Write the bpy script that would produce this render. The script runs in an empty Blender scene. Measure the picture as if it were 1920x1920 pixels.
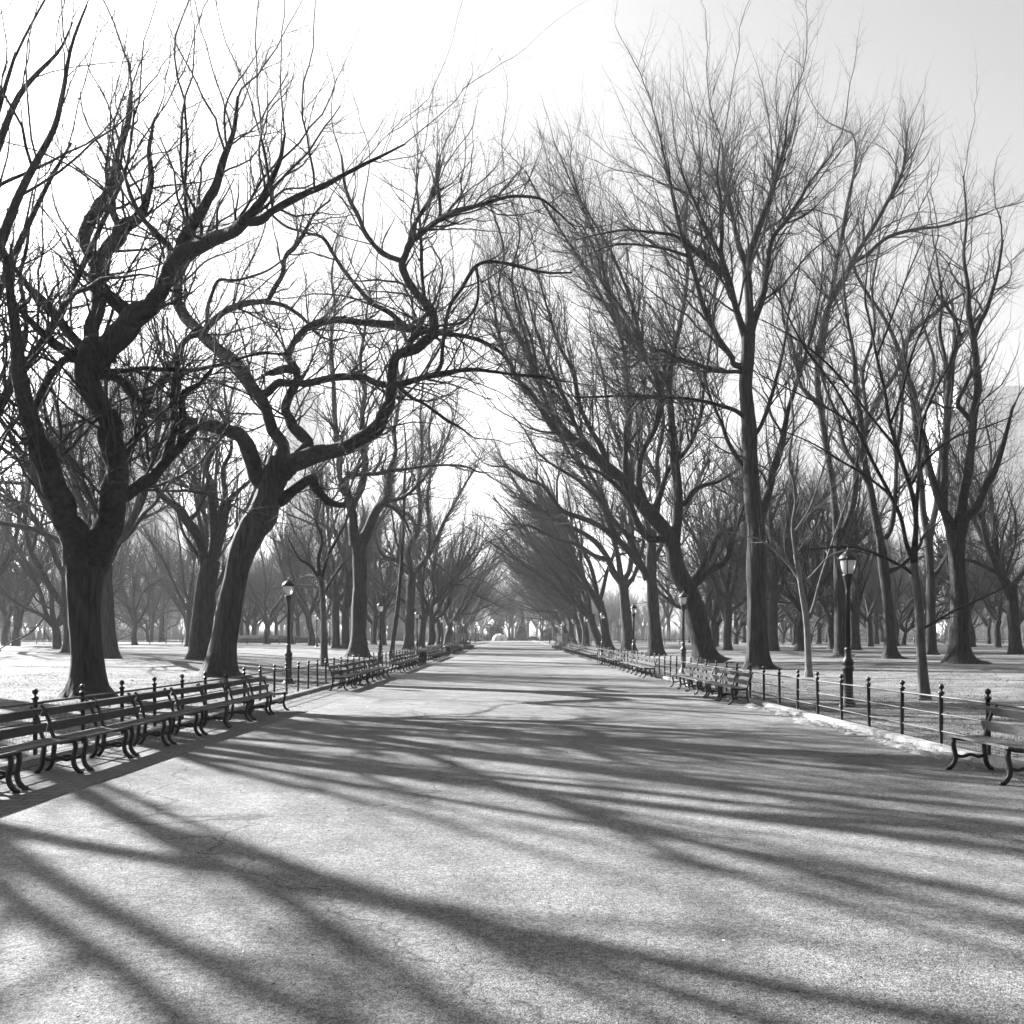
import bpy, math, random
import numpy as np
from mathutils import Vector

sc = bpy.context.scene
COL = sc.collection
# ------------------------------------------------------------------ camera
F, CXP, HZ, CAMH = 1750.0, 960.0, 1205.0, 1.75      # focal length (px of 1920), vanishing point, eye height
cam = bpy.data.cameras.new("camera")
cam.sensor_width = 36.0
cam.lens = 36.0 * F / 1920.0
cam.shift_y = (HZ - 960.0) / 1920.0
cam.clip_end = 4000
cam_o = bpy.data.objects.new("camera", cam)
cam_o.location = (0, 0, CAMH)
cam_o.rotation_euler = (math.pi / 2, 0, 0)
COL.objects.link(cam_o)
sc.camera = cam_o
# ------------------------------------------------------------------ sky + sun
SUN_EL, SUN_AZ = 28.0, -48.0            # degrees; azimuth clockwise from +Y
SKY_STRENGTH, SUN_STRENGTH, EXPOSURE = 0.05, 5.0, 2.68
w = bpy.data.worlds.new("World")
sc.world = w
w.use_nodes = True
wn = w.node_tree
sky = wn.nodes.new("ShaderNodeTexSky")
sky.sky_type = 'NISHITA'
sky.sun_disc = False
sky.sun_elevation = math.radians(SUN_EL)
sky.sun_rotation = math.radians(SUN_AZ)
sky.dust_density = 2.0
sky.air_density = 1.0
bw = wn.nodes.new("ShaderNodeSeparateColor")       # monochrome film behind a red filter: the red channel only
wn.links.new(sky.outputs[0], bw.inputs[0])
wn.links.new(bw.outputs[0], wn.nodes["Background"].inputs[0])
wn.nodes["Background"].inputs[1].default_value = SKY_STRENGTH
sl = bpy.data.lights.new("sun", 'SUN')
sl.energy = SUN_STRENGTH
sl.angle = math.radians(0.5)
so = bpy.data.objects.new("sun", sl)
se, sa = math.radians(SUN_EL), math.radians(SUN_AZ)
to_sun = Vector((math.sin(sa) * math.cos(se), math.cos(sa) * math.cos(se), math.sin(se)))
so.rotation_euler = to_sun.to_track_quat('Z', 'Y').to_euler()
COL.objects.link(so)
sc.view_settings.view_transform = 'Standard'
sc.view_settings.look = 'None'
sc.view_settings.gamma = 1.0
sc.view_settings.exposure = EXPOSURE
sc.render.engine = 'CYCLES'
sc.cycles.max_bounces = 5
sc.cycles.volume_bounces = 0
sc.cycles.transparent_max_bounces = 6

# ------------------------------------------------------------------ helpers
def tag(o, label=None, cat=None, group=None, kind=None):
    if label: o["label"] = label
    if cat: o["category"] = cat
    if group: o["group"] = group
    if kind: o["kind"] = kind
    return o

def empty(name, loc, rz=0.0, scale=1.0):
    o = bpy.data.objects.new(name, None)
    o.empty_display_size = 0.3
    o.location = loc
    o.rotation_euler = (0, 0, rz)
    o.scale = (scale,) * 3 if not isinstance(scale, tuple) else scale
    COL.objects.link(o)
    return o

def link(name, me, mat=None, parent=None):
    o = bpy.data.objects.new(name, me)
    if mat is not None and len(me.materials) == 0:
        me.materials.append(mat)
    COL.objects.link(o)
    if parent is not None:
        o.parent = parent
    return o

def clone(o, loc=None, rz=None, scale=None, parent=None):
    c = o.copy()
    COL.objects.link(c)
    if loc is not None: c.location = loc
    if rz is not None: c.rotation_euler = (0, 0, rz)
    if scale is not None: c.scale = scale
    if parent is not None: c.parent = parent
    for ch in list(o.children):
        clone(ch, parent=c)
    return c

class MB:
    """collects vertices and faces of several shapes and links them as one mesh"""
    def __init__(s):
        s.v, s.f, s.n = [], [], 0
    def add(s, v, f):
        v = np.asarray(v, float)
        s.v.append(v)
        s.f += [[i + s.n for i in q] for q in f]
        s.n += len(v)
    def box(s, c, d, rot=None):
        x, y, z = np.asarray(d, float) / 2
        v = np.array([[a, b, e] for a in (-x, x) for b in (-y, y) for e in (-z, z)])
        if rot is not None: v = v @ np.asarray(rot).T
        s.add(v + np.asarray(c, float), [(0, 1, 3, 2), (4, 6, 7, 5), (0, 4, 5, 1), (2, 3, 7, 6), (0, 2, 6, 4), (1, 5, 7, 3)])
    def lathe(s, prof, n=16, c=(0, 0, 0)):
        a = np.arange(n) * 2 * math.pi / n
        v = np.concatenate([np.stack([r * np.cos(a), r * np.sin(a), np.full(n, z)], 1) for r, z in prof]) + np.asarray(c, float)
        f = []
        for k in range(len(prof) - 1):
            for i in range(n):
                j = (i + 1) % n
                f.append((k * n + i, k * n + j, (k + 1) * n + j, (k + 1) * n + i))
        f.append(tuple(range(n))[::-1]); f.append(tuple((len(prof) - 1) * n + i for i in range(n)))
        s.add(v, f)
    def tube(s, pts, rad, n=8):
        v, f = tube_arrays(np.asarray(pts, float)[None], np.broadcast_to(np.asarray(rad, float), (len(pts),))[None], n)
        m = len(pts)
        s.add(v, [tuple(q) for q in f] + [tuple(range(n))[::-1], tuple((m - 1) * n + i for i in range(n))])
    def ribbon(s, pts, wx, wy):
        """rectangular bar swept along a polyline in the local XZ plane; wx in-plane width (list ok), wy width along Y"""
        p = np.asarray(pts, float)
        t = np.gradient(p, axis=0); t /= np.linalg.norm(t, axis=1)[:, None]
        nrm = np.stack([t[:, 2], np.zeros(len(p)), -t[:, 0]], 1)
        wx = np.broadcast_to(np.asarray(wx, float), (len(p),))[:, None] / 2
        y = np.array([0, wy / 2, 0])
        v = np.concatenate([np.stack([p[i] + nrm[i] * wx[i] + y, p[i] - nrm[i] * wx[i] + y, p[i] - nrm[i] * wx[i] - y, p[i] + nrm[i] * wx[i] - y]) for i in range(len(p))])
        f = []
        for k in range(len(p) - 1):
            for i in range(4):
                j = (i + 1) % 4
                f.append((k * 4 + i, k * 4 + j, k * 4 + 4 + j, k * 4 + 4 + i))
        e = (len(p) - 1) * 4
        f += [(3, 2, 1, 0), (e, e + 1, e + 2, e + 3)]
        s.add(v, f)
    def mesh(s, name, smooth=False):
        me = bpy.data.meshes.new(name)
        me.from_pydata([tuple(x) for x in np.concatenate(s.v)], [], s.f)
        if smooth:
            me.polygons.foreach_set("use_smooth", [True] * len(me.polygons))
        me.update()
        return me
    def build(s, name, mat, parent=None, smooth=False):
        return link(name, s.mesh(name, smooth), mat, parent)

def unit(v):
    return v / np.maximum(np.linalg.norm(v, axis=-1, keepdims=True), 1e-9)

def tube_arrays(P, R, n):
    """P (M,k,3), R (M,k) -> verts, quads of open tubes with n sides"""
    M, k, _ = P.shape
    T = unit(np.gradient(P, axis=1))
    ref = np.where(np.abs(T[:, 0, 2:3]) < 0.9, np.array([[0, 0, 1.0]]), np.array([[1.0, 0, 0]]))
    N = np.empty_like(P)
    N[:, 0] = unit(np.cross(T[:, 0], ref))
    for i in range(1, k):
        q = N[:, i - 1]
        N[:, i] = unit(q - T[:, i] * np.sum(q * T[:, i], -1, keepdims=True))
    B = np.cross(T, N)
    a = np.arange(n) * 2 * math.pi / n
    V = P[:, :, None] + R[:, :, None, None] * (np.cos(a)[None, None, :, None] * N[:, :, None] + np.sin(a)[None, None, :, None] * B[:, :, None])
    idx = np.arange(M * k * n).reshape(M, k, n)
    j = np.roll(idx, -1, axis=2)
    Q = np.stack([idx[:, :-1], j[:, :-1], j[:, 1:], idx[:, 1:]], -1).reshape(-1, 4)
    return V.reshape(-1, 3), Q

def quads_mesh(name, V, Q, smooth=True):
    me = bpy.data.meshes.new(name)
    me.vertices.add(len(V)); me.vertices.foreach_set("co", np.ascontiguousarray(V, np.float32).ravel())
    k = Q.shape[1]
    me.loops.add(Q.size); me.loops.foreach_set("vertex_index", np.ascontiguousarray(Q, np.int32).ravel())
    me.polygons.add(len(Q)); me.polygons.foreach_set("loop_start", np.arange(0, Q.size, k, dtype=np.int32))
    me.polygons.foreach_set("loop_total", np.full(len(Q), k, np.int32))
    if smooth: me.polygons.foreach_set("use_smooth", np.ones(len(Q), bool))
    me.update()
    return me

def strands_arrays(groups):
    Vs, Qs, off = [], [], 0
    for P, R in groups:
        if len(P) == 0: continue
        r0 = R[:, 0]
        for lo, hi, n in ((0, .016, 3), (.016, .035, 4), (.035, .09, 6), (.09, .22, 9), (.22, 9, 14)):
            m = (r0 >= lo) & (r0 < hi)
            if m.any():
                V, Q = tube_arrays(P[m], R[m], n)
                Vs.append(V); Qs.append(Q + off); off += len(V)
    return np.concatenate(Vs), np.concatenate(Qs)

# ------------------------------------------------------------------ materials (all greys: the photograph is monochrome)
def mat(name, base, rough=0.85, var=0.0, scale=8.0, bump=0.0, bscale=None, stretch=(1, 1, 1), detail=6.0, spec=0.3, metallic=0.0, lo=0.3, hi=0.7, ridged=False):
    m = bpy.data.materials.new(name); m.use_nodes = True
    nt = m.node_tree; b = nt.nodes["Principled BSDF"]
    b.inputs["Base Color"].default_value = (base, base, base, 1)
    b.inputs["Roughness"].default_value = rough
    b.inputs["Metallic"].default_value = metallic
    b.inputs["Specular IOR Level"].default_value = spec
    if var or bump:
        tc = nt.nodes.new("ShaderNodeTexCoord"); mp = nt.nodes.new("ShaderNodeMapping")
        mp.inputs["Scale"].default_value = stretch
        nt.links.new(tc.outputs["Object"], mp.inputs[0])
        nz = nt.nodes.new("ShaderNodeTexNoise"); nz.inputs["Scale"].default_value = scale; nz.inputs["Detail"].default_value = detail
        nt.links.new(mp.outputs[0], nz.inputs[0])
        if var:
            mr = nt.nodes.new("ShaderNodeMapRange")
            mr.inputs[1].default_value = lo; mr.inputs[2].default_value = hi
            mr.inputs[3].default_value = base * (1 - var); mr.inputs[4].default_value = base * (1 + var)
            nt.links.new(nz.outputs[0], mr.inputs[0]); nt.links.new(mr.outputs[0], b.inputs["Base Color"])
        if bump:
            n2 = nt.nodes.new("ShaderNodeTexNoise"); n2.inputs["Scale"].default_value = bscale or scale; n2.inputs["Detail"].default_value = detail
            if ridged: n2.noise_type = 'RIDGED_MULTIFRACTAL'; n2.inputs['Detail'].default_value = 3
            nt.links.new(mp.outputs[0], n2.inputs[0])
            bp = nt.nodes.new("ShaderNodeBump"); bp.inputs["Strength"].default_value = bump; bp.inputs["Distance"].default_value = 0.05
            nt.links.new(n2.outputs[0], bp.inputs["Height"]); nt.links.new(bp.outputs[0], b.inputs["Normal"])
    return m

def ground_mat(name, base, layers, bump=0.4, bscale=30.0, rough=0.95):
    """base grey modulated by several noise layers (scale, amount, stretch)"""
    m = bpy.data.materials.new(name); m.use_nodes = True
    nt = m.node_tree; b = nt.nodes["Principled BSDF"]
    b.inputs["Roughness"].default_value = rough; b.inputs["Specular IOR Level"].default_value = 0.15
    tc = nt.nodes.new("ShaderNodeTexCoord")
    val = None
    for s, amt, st, lo, hi in layers:
        mp = nt.nodes.new("ShaderNodeMapping"); mp.inputs["Scale"].default_value = st
        nt.links.new(tc.outputs["Object"], mp.inputs[0])
        nz = nt.nodes.new("ShaderNodeTexNoise"); nz.inputs["Scale"].default_value = s; nz.inputs["Detail"].default_value = 5
        nt.links.new(mp.outputs[0], nz.inputs[0])
        mr = nt.nodes.new("ShaderNodeMapRange"); mr.inputs[1].default_value = lo; mr.inputs[2].default_value = hi
        mr.inputs[3].default_value = 1 - amt; mr.inputs[4].default_value = 1 + amt
        nt.links.new(nz.outputs[0], mr.inputs[0])
        if val is None: val = mr.outputs[0]
        else:
            mu = nt.nodes.new("ShaderNodeMath"); mu.operation = 'MULTIPLY'
            nt.links.new(val, mu.inputs[0]); nt.links.new(mr.outputs[0], mu.inputs[1]); val = mu.outputs[0]
    mu = nt.nodes.new("ShaderNodeMath"); mu.operation = 'MULTIPLY'; mu.inputs[1].default_value = base
    nt.links.new(val, mu.inputs[0]); nt.links.new(mu.outputs[0], b.inputs["Base Color"])
    nz = nt.nodes.new("ShaderNodeTexNoise"); nz.inputs["Scale"].default_value = bscale; nz.inputs["Detail"].default_value = 4
    nt.links.new(tc.outputs["Object"], nz.inputs[0])
    bp = nt.nodes.new("ShaderNodeBump"); bp.inputs["Strength"].default_value = bump; bp.inputs["Distance"].default_value = 0.03
    nt.links.new(nz.outputs[0], bp.inputs["Height"]); nt.links.new(bp.outputs[0], b.inputs["Normal"])
    return m

M_BARK = mat("bark", 0.024, 0.9, 0.55, 9, 1.0, 5, (1, 1, .14), spec=.2, ridged=True)
M_LIMB = mat("limb_bark", 0.021, 0.9, 0.45, 7, 0.8, 6, spec=.2, ridged=True)
M_TWIG = mat("twig_bark", 0.028, 0.85, spec=.25)
M_PALE = mat("pale_bark", 0.08, 0.85, 0.35, 8, 0.5, 14, (1, 1, .3), spec=.2)
M_PALE2 = mat("very_pale_bark", 0.12, 0.85, 0.35, 8, 0.5, 14, (1, 1, .3), spec=.2)
M_SUNLIT_TWIG = mat("far_twig_painted_sunlit", 0.15, 0.9, spec=.2)  # twig bark painted paler, standing for sunlight on the far treetops
M_PALETWIG = mat("pale_twig_bark", 0.08, 0.8, spec=.3)
M_IRON = mat("cast_iron", 0.01, 0.45, 0.3, 30, spec=.5)
M_WOOD = mat("bench_wood", 0.045, 0.6, 0.4, 12, 0.3, 25, (4, .4, 4), spec=.5)
M_LAWN = ground_mat("dry_lawn", 0.1, [(.35, .34, (1, 1, 1), .35, .65), (2.2, .32, (1, 1, 1), .3, .7), (16, .3, (1, 1, 1), .3, .7)], 0.9, 22)
M_PATH = ground_mat("asphalt", 0.118, [(.22, .2, (1, .5, 1), .35, .65), (1.3, .2, (1, 1, 1), .3, .7), (6, .16, (1, 1, 1), .3, .7), (22, .24, (1, 1, 1), .34, .66), (70, .5, (1, 1, 1), .36, .64), (140, .35, (1, 1, 1), .36, .64)], 0.5, 95)
M_KERB = ground_mat("granite", 0.22, [(3, .3, (1, 1, 1), .3, .7), (40, .3, (1, 1, 1), .3, .7)], 0.3, 40)
M_STONE = mat("pedestal_stone", 0.14, 0.9, 0.2, 6, .2, spec=.2)
M_BRONZE = mat("statue_bronze", 0.03, 0.5, 0.3, 9, spec=.5)
M_LEAF = mat("evergreen_leaf", 0.035, 0.7, 0.3, 3, spec=.3)
M_LITTER = mat("dry_leaf", 0.2, 0.9, 0.5, 25, spec=.1)
M_GRASS = mat("dry_grass", 0.105, 0.9, 0.35, 3, spec=.1)
M_GRIT = ground_mat("pale_grit", 0.17, [(4, .3, (1, 1, 1), .3, .7), (30, .35, (1, 1, 1), .3, .7)], 0.8, 30)
M_TENT = mat("white_canvas", 0.75, 0.8, spec=.2)
M_BUILD = mat("facade_stone", 0.6, 0.9, 0.15, .05, spec=.2)
M_PANE = mat("window_glass", 0.45, 0.5, spec=.5)
M_ROCK = mat("rock", 0.1, 0.9, 0.45, 1.2, 1.0, 2.5, spec=.2)
M_GLASS = mat("lamp_glass", 0.72, 0.25, spec=.5)
_b = M_GLASS.node_tree.nodes["Principled BSDF"]; _b.inputs["Transmission Weight"].default_value = 0.35

def add_cracks(m, scale, width, dark):
    nt = m.node_tree; b = nt.nodes["Principled BSDF"]
    src = b.inputs["Base Color"].links[0].from_socket
    tc = nt.nodes.new("ShaderNodeTexCoord")
    nz = nt.nodes.new("ShaderNodeTexNoise"); nz.inputs["Scale"].default_value = 1.6; nz.inputs["Detail"].default_value = 6
    nt.links.new(tc.outputs["Object"], nz.inputs[0])
    mx = nt.nodes.new("ShaderNodeVectorMath"); mx.operation = 'MULTIPLY_ADD'; mx.inputs[1].default_value = (1.1, 1.1, 0)
    nt.links.new(nz.outputs["Color"], mx.inputs[0]); nt.links.new(tc.outputs["Object"], mx.inputs[2])
    vo = nt.nodes.new("ShaderNodeTexVoronoi"); vo.feature = 'DISTANCE_TO_EDGE'; vo.inputs["Scale"].default_value = scale
    nt.links.new(mx.outputs[0], vo.inputs[0])
    mr = nt.nodes.new("ShaderNodeMapRange"); mr.inputs[1].default_value = 0; mr.inputs[2].default_value = width; mr.inputs[3].default_value = dark; mr.inputs[4].default_value = 1
    nt.links.new(vo.outputs["Distance"], mr.inputs[0])
    mu = nt.nodes.new("ShaderNodeMath"); mu.operation = 'MULTIPLY'
    nt.links.new(src, mu.inputs[0]); nt.links.new(mr.outputs[0], mu.inputs[1]); nt.links.new(mu.outputs[0], b.inputs["Base Color"])
add_cracks(M_PATH, .16, .0045, .45)

# paver strip: brick pattern with dark joints
M_PAVER = bpy.data.materials.new("stone_pavers"); M_PAVER.use_nodes = True
_nt = M_PAVER.node_tree; _bs = _nt.nodes["Principled BSDF"]; _bs.inputs["Roughness"].default_value = .9; _bs.inputs["Specular IOR Level"].default_value = .15
_tc = _nt.nodes.new("ShaderNodeTexCoord"); _br = _nt.nodes.new("ShaderNodeTexBrick")
_br.inputs["Scale"].default_value = 1.0
_br.inputs["Color1"].default_value = (.115, .115, .115, 1); _br.inputs["Color2"].default_value = (.09, .09, .09, 1); _br.inputs["Mortar"].default_value = (.05, .05, .05, 1)
_br.inputs["Mortar Size"].default_value = .014; _br.inputs["Brick Width"].default_value = .3; _br.inputs["Row Height"].default_value = .2
_nt.links.new(_tc.outputs["Object"], _br.inputs[0]); _nt.links.new(_br.outputs["Color"], _bs.inputs["Base Color"])
_bp = _nt.nodes.new("ShaderNodeBump"); _bp.inputs["Strength"].default_value = .6; _bp.invert = True; _bp.inputs["Distance"].default_value = .02
_nt.links.new(_br.outputs["Fac"], _bp.inputs["Height"]); _nt.links.new(_bp.outputs[0], _bs.inputs["Normal"])

# ------------------------------------------------------------------ terrain
def rise(y):
    y = np.asarray(y, float)
    k = 0.0086
    return np.clip(k * 6 * np.log1p(np.exp(np.clip((y - 27) / 6, -40, 60))), 0, 2.35)
def sstep(x, a, b):
    t = np.clip((np.asarray(x, float) - a) / (b - a), 0, 1)
    return t * t * (3 - 2 * t)
def gz(x, y):
    x = np.asarray(x, float); y = np.asarray(y, float)
    near = sstep(y, 14, 45)
    lawn = (0.28 * sstep(x, 9, 24) + 0.42 * sstep(-x, 9, 24)) * near
    wob = 0.05 * np.sin(x * .31 + 1) * np.sin(y * .23) * sstep(np.abs(x), 8, 12)
    return rise(y) + lawn + wob
def gzf(x, y): return float(gz(x, y))

def sheet(name, xs, ys, dz, material, zfun=None, label=None):
    X, Y = np.meshgrid(xs, ys)
    Z = (zfun or gz)(X, Y) + dz
    V = np.stack([X, Y, Z], -1).reshape(-1, 3)
    ny, nx = X.shape
    i = np.arange(ny * nx).reshape(ny, nx)
    Q = np.stack([i[:-1, :-1], i[:-1, 1:], i[1:, 1:], i[1:, :-1]], -1).reshape(-1, 4)
    o = link(name, quads_mesh(name, V, Q), material)
    return tag(o, label, kind="structure")

YS = np.unique(np.concatenate([np.arange(-60, 120, 1.5), np.arange(120, 420, 6), [500, 700, 1000, 1400]]))
XS = np.unique(np.concatenate([np.arange(-40, 40.1, 1.5), [-6.9, 6.9, -7.3, 7.3], np.array([50, 65, 80, 110, 150, 200, 300, 500, 800, 1150]), -np.array([50, 65, 80, 110, 150, 200, 300, 500, 800, 1150])]))
sheet("lawn", XS, YS, 0.0, M_LAWN)
PY = YS[(YS >= -59) & (YS <= 300)]
sheet("path", np.array([-6.8, -3, 0, 3, 6.8]), PY, 0.006, M_PATH, lambda x, y: rise(y) + 0 * x)
sheet("paver_strip", np.array([-6.79, -5.15]), PY[PY < 160], 0.011, M_PAVER, lambda x, y: rise(y) + 0 * x)
for sx in (-1, 1):
    mb = MB()
    ky = PY[(PY >= -10)]
    for a, b in zip(ky[:-1], ky[1:]):
        za, zb = float(rise(a)), float(rise(b))
        x0, x1 = sx * 6.74, sx * 6.9
        v = [(x0, a, za - .05), (x0, b - .008, zb - .05), (x0, b - .008, zb + .11), (x0, a, za + .11), (x1, a, za - .05), (x1, b - .008, zb - .05), (x1, b - .008, zb + .12), (x1, a, za + .12)]
        mb.add(v, [(0, 1, 2, 3), (4, 7, 6, 5), (3, 2, 6, 7), (0, 3, 7, 4), (1, 5, 6, 2)])
    tag(mb.build("kerb", M_KERB), kind="structure")

# ------------------------------------------------------------------ tree growth
def unproject(px, py, d):
    return np.array([(px - CXP) * d / F, d, CAMH + (HZ - py) * d / F])

def catmull(P, sub):
    P = np.asarray(P, float)
    if len(P) < 3: 
        t = np.linspace(0, 1, sub + 1)[:, None]
        return P[0] * (1 - t) + P[-1] * t
    Q = np.vstack([2 * P[0] - P[1], P, 2 * P[-1] - P[-2]])
    out = []
    for i in range(1, len(Q) - 2):
        t = np.linspace(0, 1, sub, endpoint=False)[:, None]
        a, b, c, d = Q[i - 1], Q[i], Q[i + 1], Q[i + 2]
        out.append(.5 * ((2 * b) + (c - a) * t + (2 * a - 5 * b + 4 * c - d) * t ** 2 + (3 * b - a - 3 * c + d) * t ** 3))
    out.append(P[-1:])
    return np.vstack(out)

def resample(P, R, n):
    """(k,3),(k,) -> n points evenly by length"""
    s = np.concatenate([[0], np.cumsum(np.linalg.norm(np.diff(P, axis=0), axis=1))])
    u = np.linspace(0, s[-1], n)
    return np.stack([np.interp(u, s, P[:, i]) for i in range(3)], 1), np.interp(u, s, R)

def spawn(rng, parents, dens, tmin, ang, length, rfrac, rcap, n, wig, up, upc=0.0, bias=None, endfrac=.3, leader=True, lexp=0.0):
    """children of a group (P (M,k,3), R (M,k)); returns a group"""
    P, R = parents
    M, k, _ = P.shape
    if M == 0: return np.zeros((0, n, 3)), np.zeros((0, n))
    L = np.linalg.norm(np.diff(P, axis=1), axis=2).sum(1)
    cnt = rng.poisson(dens * L * (1 - tmin))
    idx = np.repeat(np.arange(M), cnt)
    t = rng.uniform(tmin, 1, len(idx))
    am = rng.uniform(ang[0], ang[1], len(idx))
    ll = rng.uniform(length[0], length[1], len(idx)) * (1 - .45 * t)
    rf = np.full(len(idx), rfrac)
    if leader:
        idx = np.concatenate([idx, np.arange(M)]); t = np.concatenate([t, np.full(M, .985)])
        am = np.concatenate([am, rng.uniform(0, ang[0], M)]); ll = np.concatenate([ll, rng.uniform(length[0], length[1], M)])
        rf = np.concatenate([rf, np.full(M, .95)])
    if lexp: ll = ll * np.clip(L[idx] / np.median(L), .3, 2) ** lexp
    f = t * (k - 1); i0 = np.minimum(f.astype(int), k - 2); fr = (f - i0)[:, None]
    pos = P[idx, i0] * (1 - fr) + P[idx, i0 + 1] * fr
    tan = unit(P[idx, i0 + 1] - P[idx, i0])
    rp = R[idx, i0] * (1 - fr[:, 0]) + R[idx, i0 + 1] * fr[:, 0]
    q = rng.normal(size=pos.shape); q = unit(q - tan * np.sum(q * tan, 1, keepdims=True))
    a = np.radians(am)[:, None]
    d = np.cos(a) * tan + np.sin(a) * q
    d = d + np.array([0, 0, up])
    if bias is not None: d = d + np.asarray(bias)
    d = unit(d)
    r0 = np.minimum(rcap, rp * rf) * rng.uniform(.65, 1, len(idx))
    out = np.empty((len(idx), n, 3)); out[:, 0] = pos
    seg = (ll / (n - 1))[:, None]
    for j in range(1, n):
        d = unit(d + wig * rng.normal(size=d.shape) + np.array([0, 0, upc]))
        out[:, j] = out[:, j - 1] + d * seg
    rr = r0[:, None] * np.linspace(1, endfrac, n)[None]
    return out, rr

def trunk_mesh(name, P, R, seed, flare=.55, n=22):
    """main stem with buttressed foot and fluted sides; P in local coords, base near z=0"""
    rng = np.random.default_rng(seed)
    L = np.linalg.norm(np.diff(P, axis=0), axis=1).sum()
    P, R = resample(P, R, max(14, int(L / .22)))
    V, Q = tube_arrays(P[None], R[None], n)
    k = len(P)
    V = V.reshape(k, n, 3)
    z = P[:, 2] - P[0, 2]
    th = np.arange(n) * 2 * math.pi / n
    ph = rng.uniform(0, 6.28, 6)
    lob = .5 * np.cos(3 * th + ph[0]) + .35 * np.cos(5 * th + ph[1])
    rad = 1 + flare * np.exp(-z / .42)[:, None] * (1 + .65 * lob)[None]
    rad = rad + .035 * np.cos(4 * th[None] + ph[2] + z[:, None] * .3) + .03 * np.cos(7 * th[None] + ph[3] - z[:, None] * .5)
    rad = rad + .045 * np.sin(z * 1.7 + ph[4])[:, None] + .018 * rng.normal(size=(k, n))
    V = P[:, None] + (V - P[:, None]) * rad[:, :, None]
    return quads_mesh(name, V.reshape(-1, 3), Q)

def limb_mesh(name, P, R, seed):
    rng = np.random.default_rng(seed)
    r0 = R.max()
    n = 16 if r0 > .2 else 12 if r0 > .1 else 8 if r0 > .05 else 6
    V, Q = tube_arrays(P[None], R[None], n)
    k = len(P)
    V = V.reshape(k, n, 3)
    s = np.arange(k)
    lump = 1 + .05 * np.sin(s * .37 + rng.uniform(0, 6))[:, None] + .04 * np.sin(s * .83 + rng.uniform(0, 6))[:, None] + .012 * rng.normal(size=(k, n))
    V = P[:, None] + (V - P[:, None]) * lump[:, :, None]
    return quads_mesh(name, V.reshape(-1, 3), Q)

def group_of(lines, n):
    PP, RR = zip(*[resample(P, R, n) for P, R in lines])
    return np.stack(PP), np.stack(RR)

TREE_ID = [0]
def traced_tree(name, label, cat, depth, limbs, base_px, twig, group=None, mats=(None, None, None), flare=.55, seed=None):
    """limbs: list of (depth change at the tip, [(px, py, width_px), ...]); the first one is the stem.
    A limb starts at the depth of the nearest point of the limbs before it."""
    TREE_ID[0] += 1
    seed = seed or TREE_ID[0] * 17 + 3
    rng = np.random.default_rng(seed)
    bx = (base_px[0] - CXP) * depth / F
    org = np.array([bx, depth, gzf(bx, depth) - .03])
    root = empty(name, tuple(org))
    tag(root, label, cat, group)
    known, lines = [], []
    for li, (dd, pts) in enumerate(limbs):
        pts = [np.array(p, float) for p in pts]
        if li == 0: d0 = depth
        else:
            allk = np.concatenate(known)
            dist = np.hypot(allk[:, 0] - pts[0][0], allk[:, 1] - pts[0][1])
            d0 = allk[dist.argmin(), 2]
        s = np.concatenate([[0], np.cumsum([math.hypot(*(b - a)[:2]) for a, b in zip(pts[:-1], pts[1:])])])
        s = s / s[-1]
        dep = d0 + dd * s ** 1.15
        raw = np.array([unproject(p[0], p[1], d) for p, d in zip(pts, dep)])
        rad = np.array([p[2] * .5 * d / F for p, d in zip(pts, dep)])
        if li == 0:
            raw[0] = org + np.array([0, 0, -.12]) 
            raw = raw - np.array([0, 0, 0])
        sub = 5
        both = catmull(np.hstack([raw, rad[:, None]]), sub)
        P, R = both[:, :3], np.maximum(both[:, 3], .008)
        if li > 0:
            kk = max(3, len(P) // 3)
            kink = np.stack([np.interp(np.linspace(0, 1, len(P)), np.linspace(0, 1, kk), rng.normal(size=kk)) for _ in range(3)], 1)
            P = P + kink * .16 * R[:, None] * np.sin(np.linspace(0, math.pi, len(P)))[:, None] ** .3
            fl = np.ones(len(P)); fl[:4] = [1.22, 1.16, 1.09, 1.03][:len(P)]
            R = R * fl
        pp = np.stack([CXP + F * P[:, 0] / P[:, 1], HZ - F * (P[:, 2] - CAMH) / P[:, 1], P[:, 1]], 1)
        known.append(pp)
        lines.append((P - org, R))
    P0, R0 = lines[0]
    link("trunk", trunk_mesh("trunk", P0, R0, seed, flare), mats[0] or M_BARK, root)
    for i, (P, R) in enumerate(lines[1:]):
        link("limb", limb_mesh("limb", P, R, seed + i), mats[1] or M_LIMB, root)
    G = group_of(lines[1:] or lines, 24)
    groups = twig(rng, G)
    V, Q = strands_arrays(groups)
    link("crown", quads_mesh("crown", V, Q), mats[2] or M_TWIG, root)
    return root

def twigs_gnarled(rng, G, d=(2.4, 3.0, 4.2)):
    G2 = spawn(rng, G, d[0], .12, (25, 65), (1.8, 7.5), .45, .058, 12, .15, .14, .05)
    G3 = spawn(rng, G2, d[1], .12, (22, 60), (.8, 2.6), .6, .025, 6, .15, .12, .04)
    G4 = spawn(rng, G3, d[2], .1, (20, 60), (.35, 1.05), .65, .0115, 4, .14, .08)
    ST = spawn(rng, G, .22, .05, (40, 85), (.12, .45), .5, .09, 4, .1, .1, endfrac=.75, leader=False)
    return [G2, G3, G4, ST]

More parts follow.
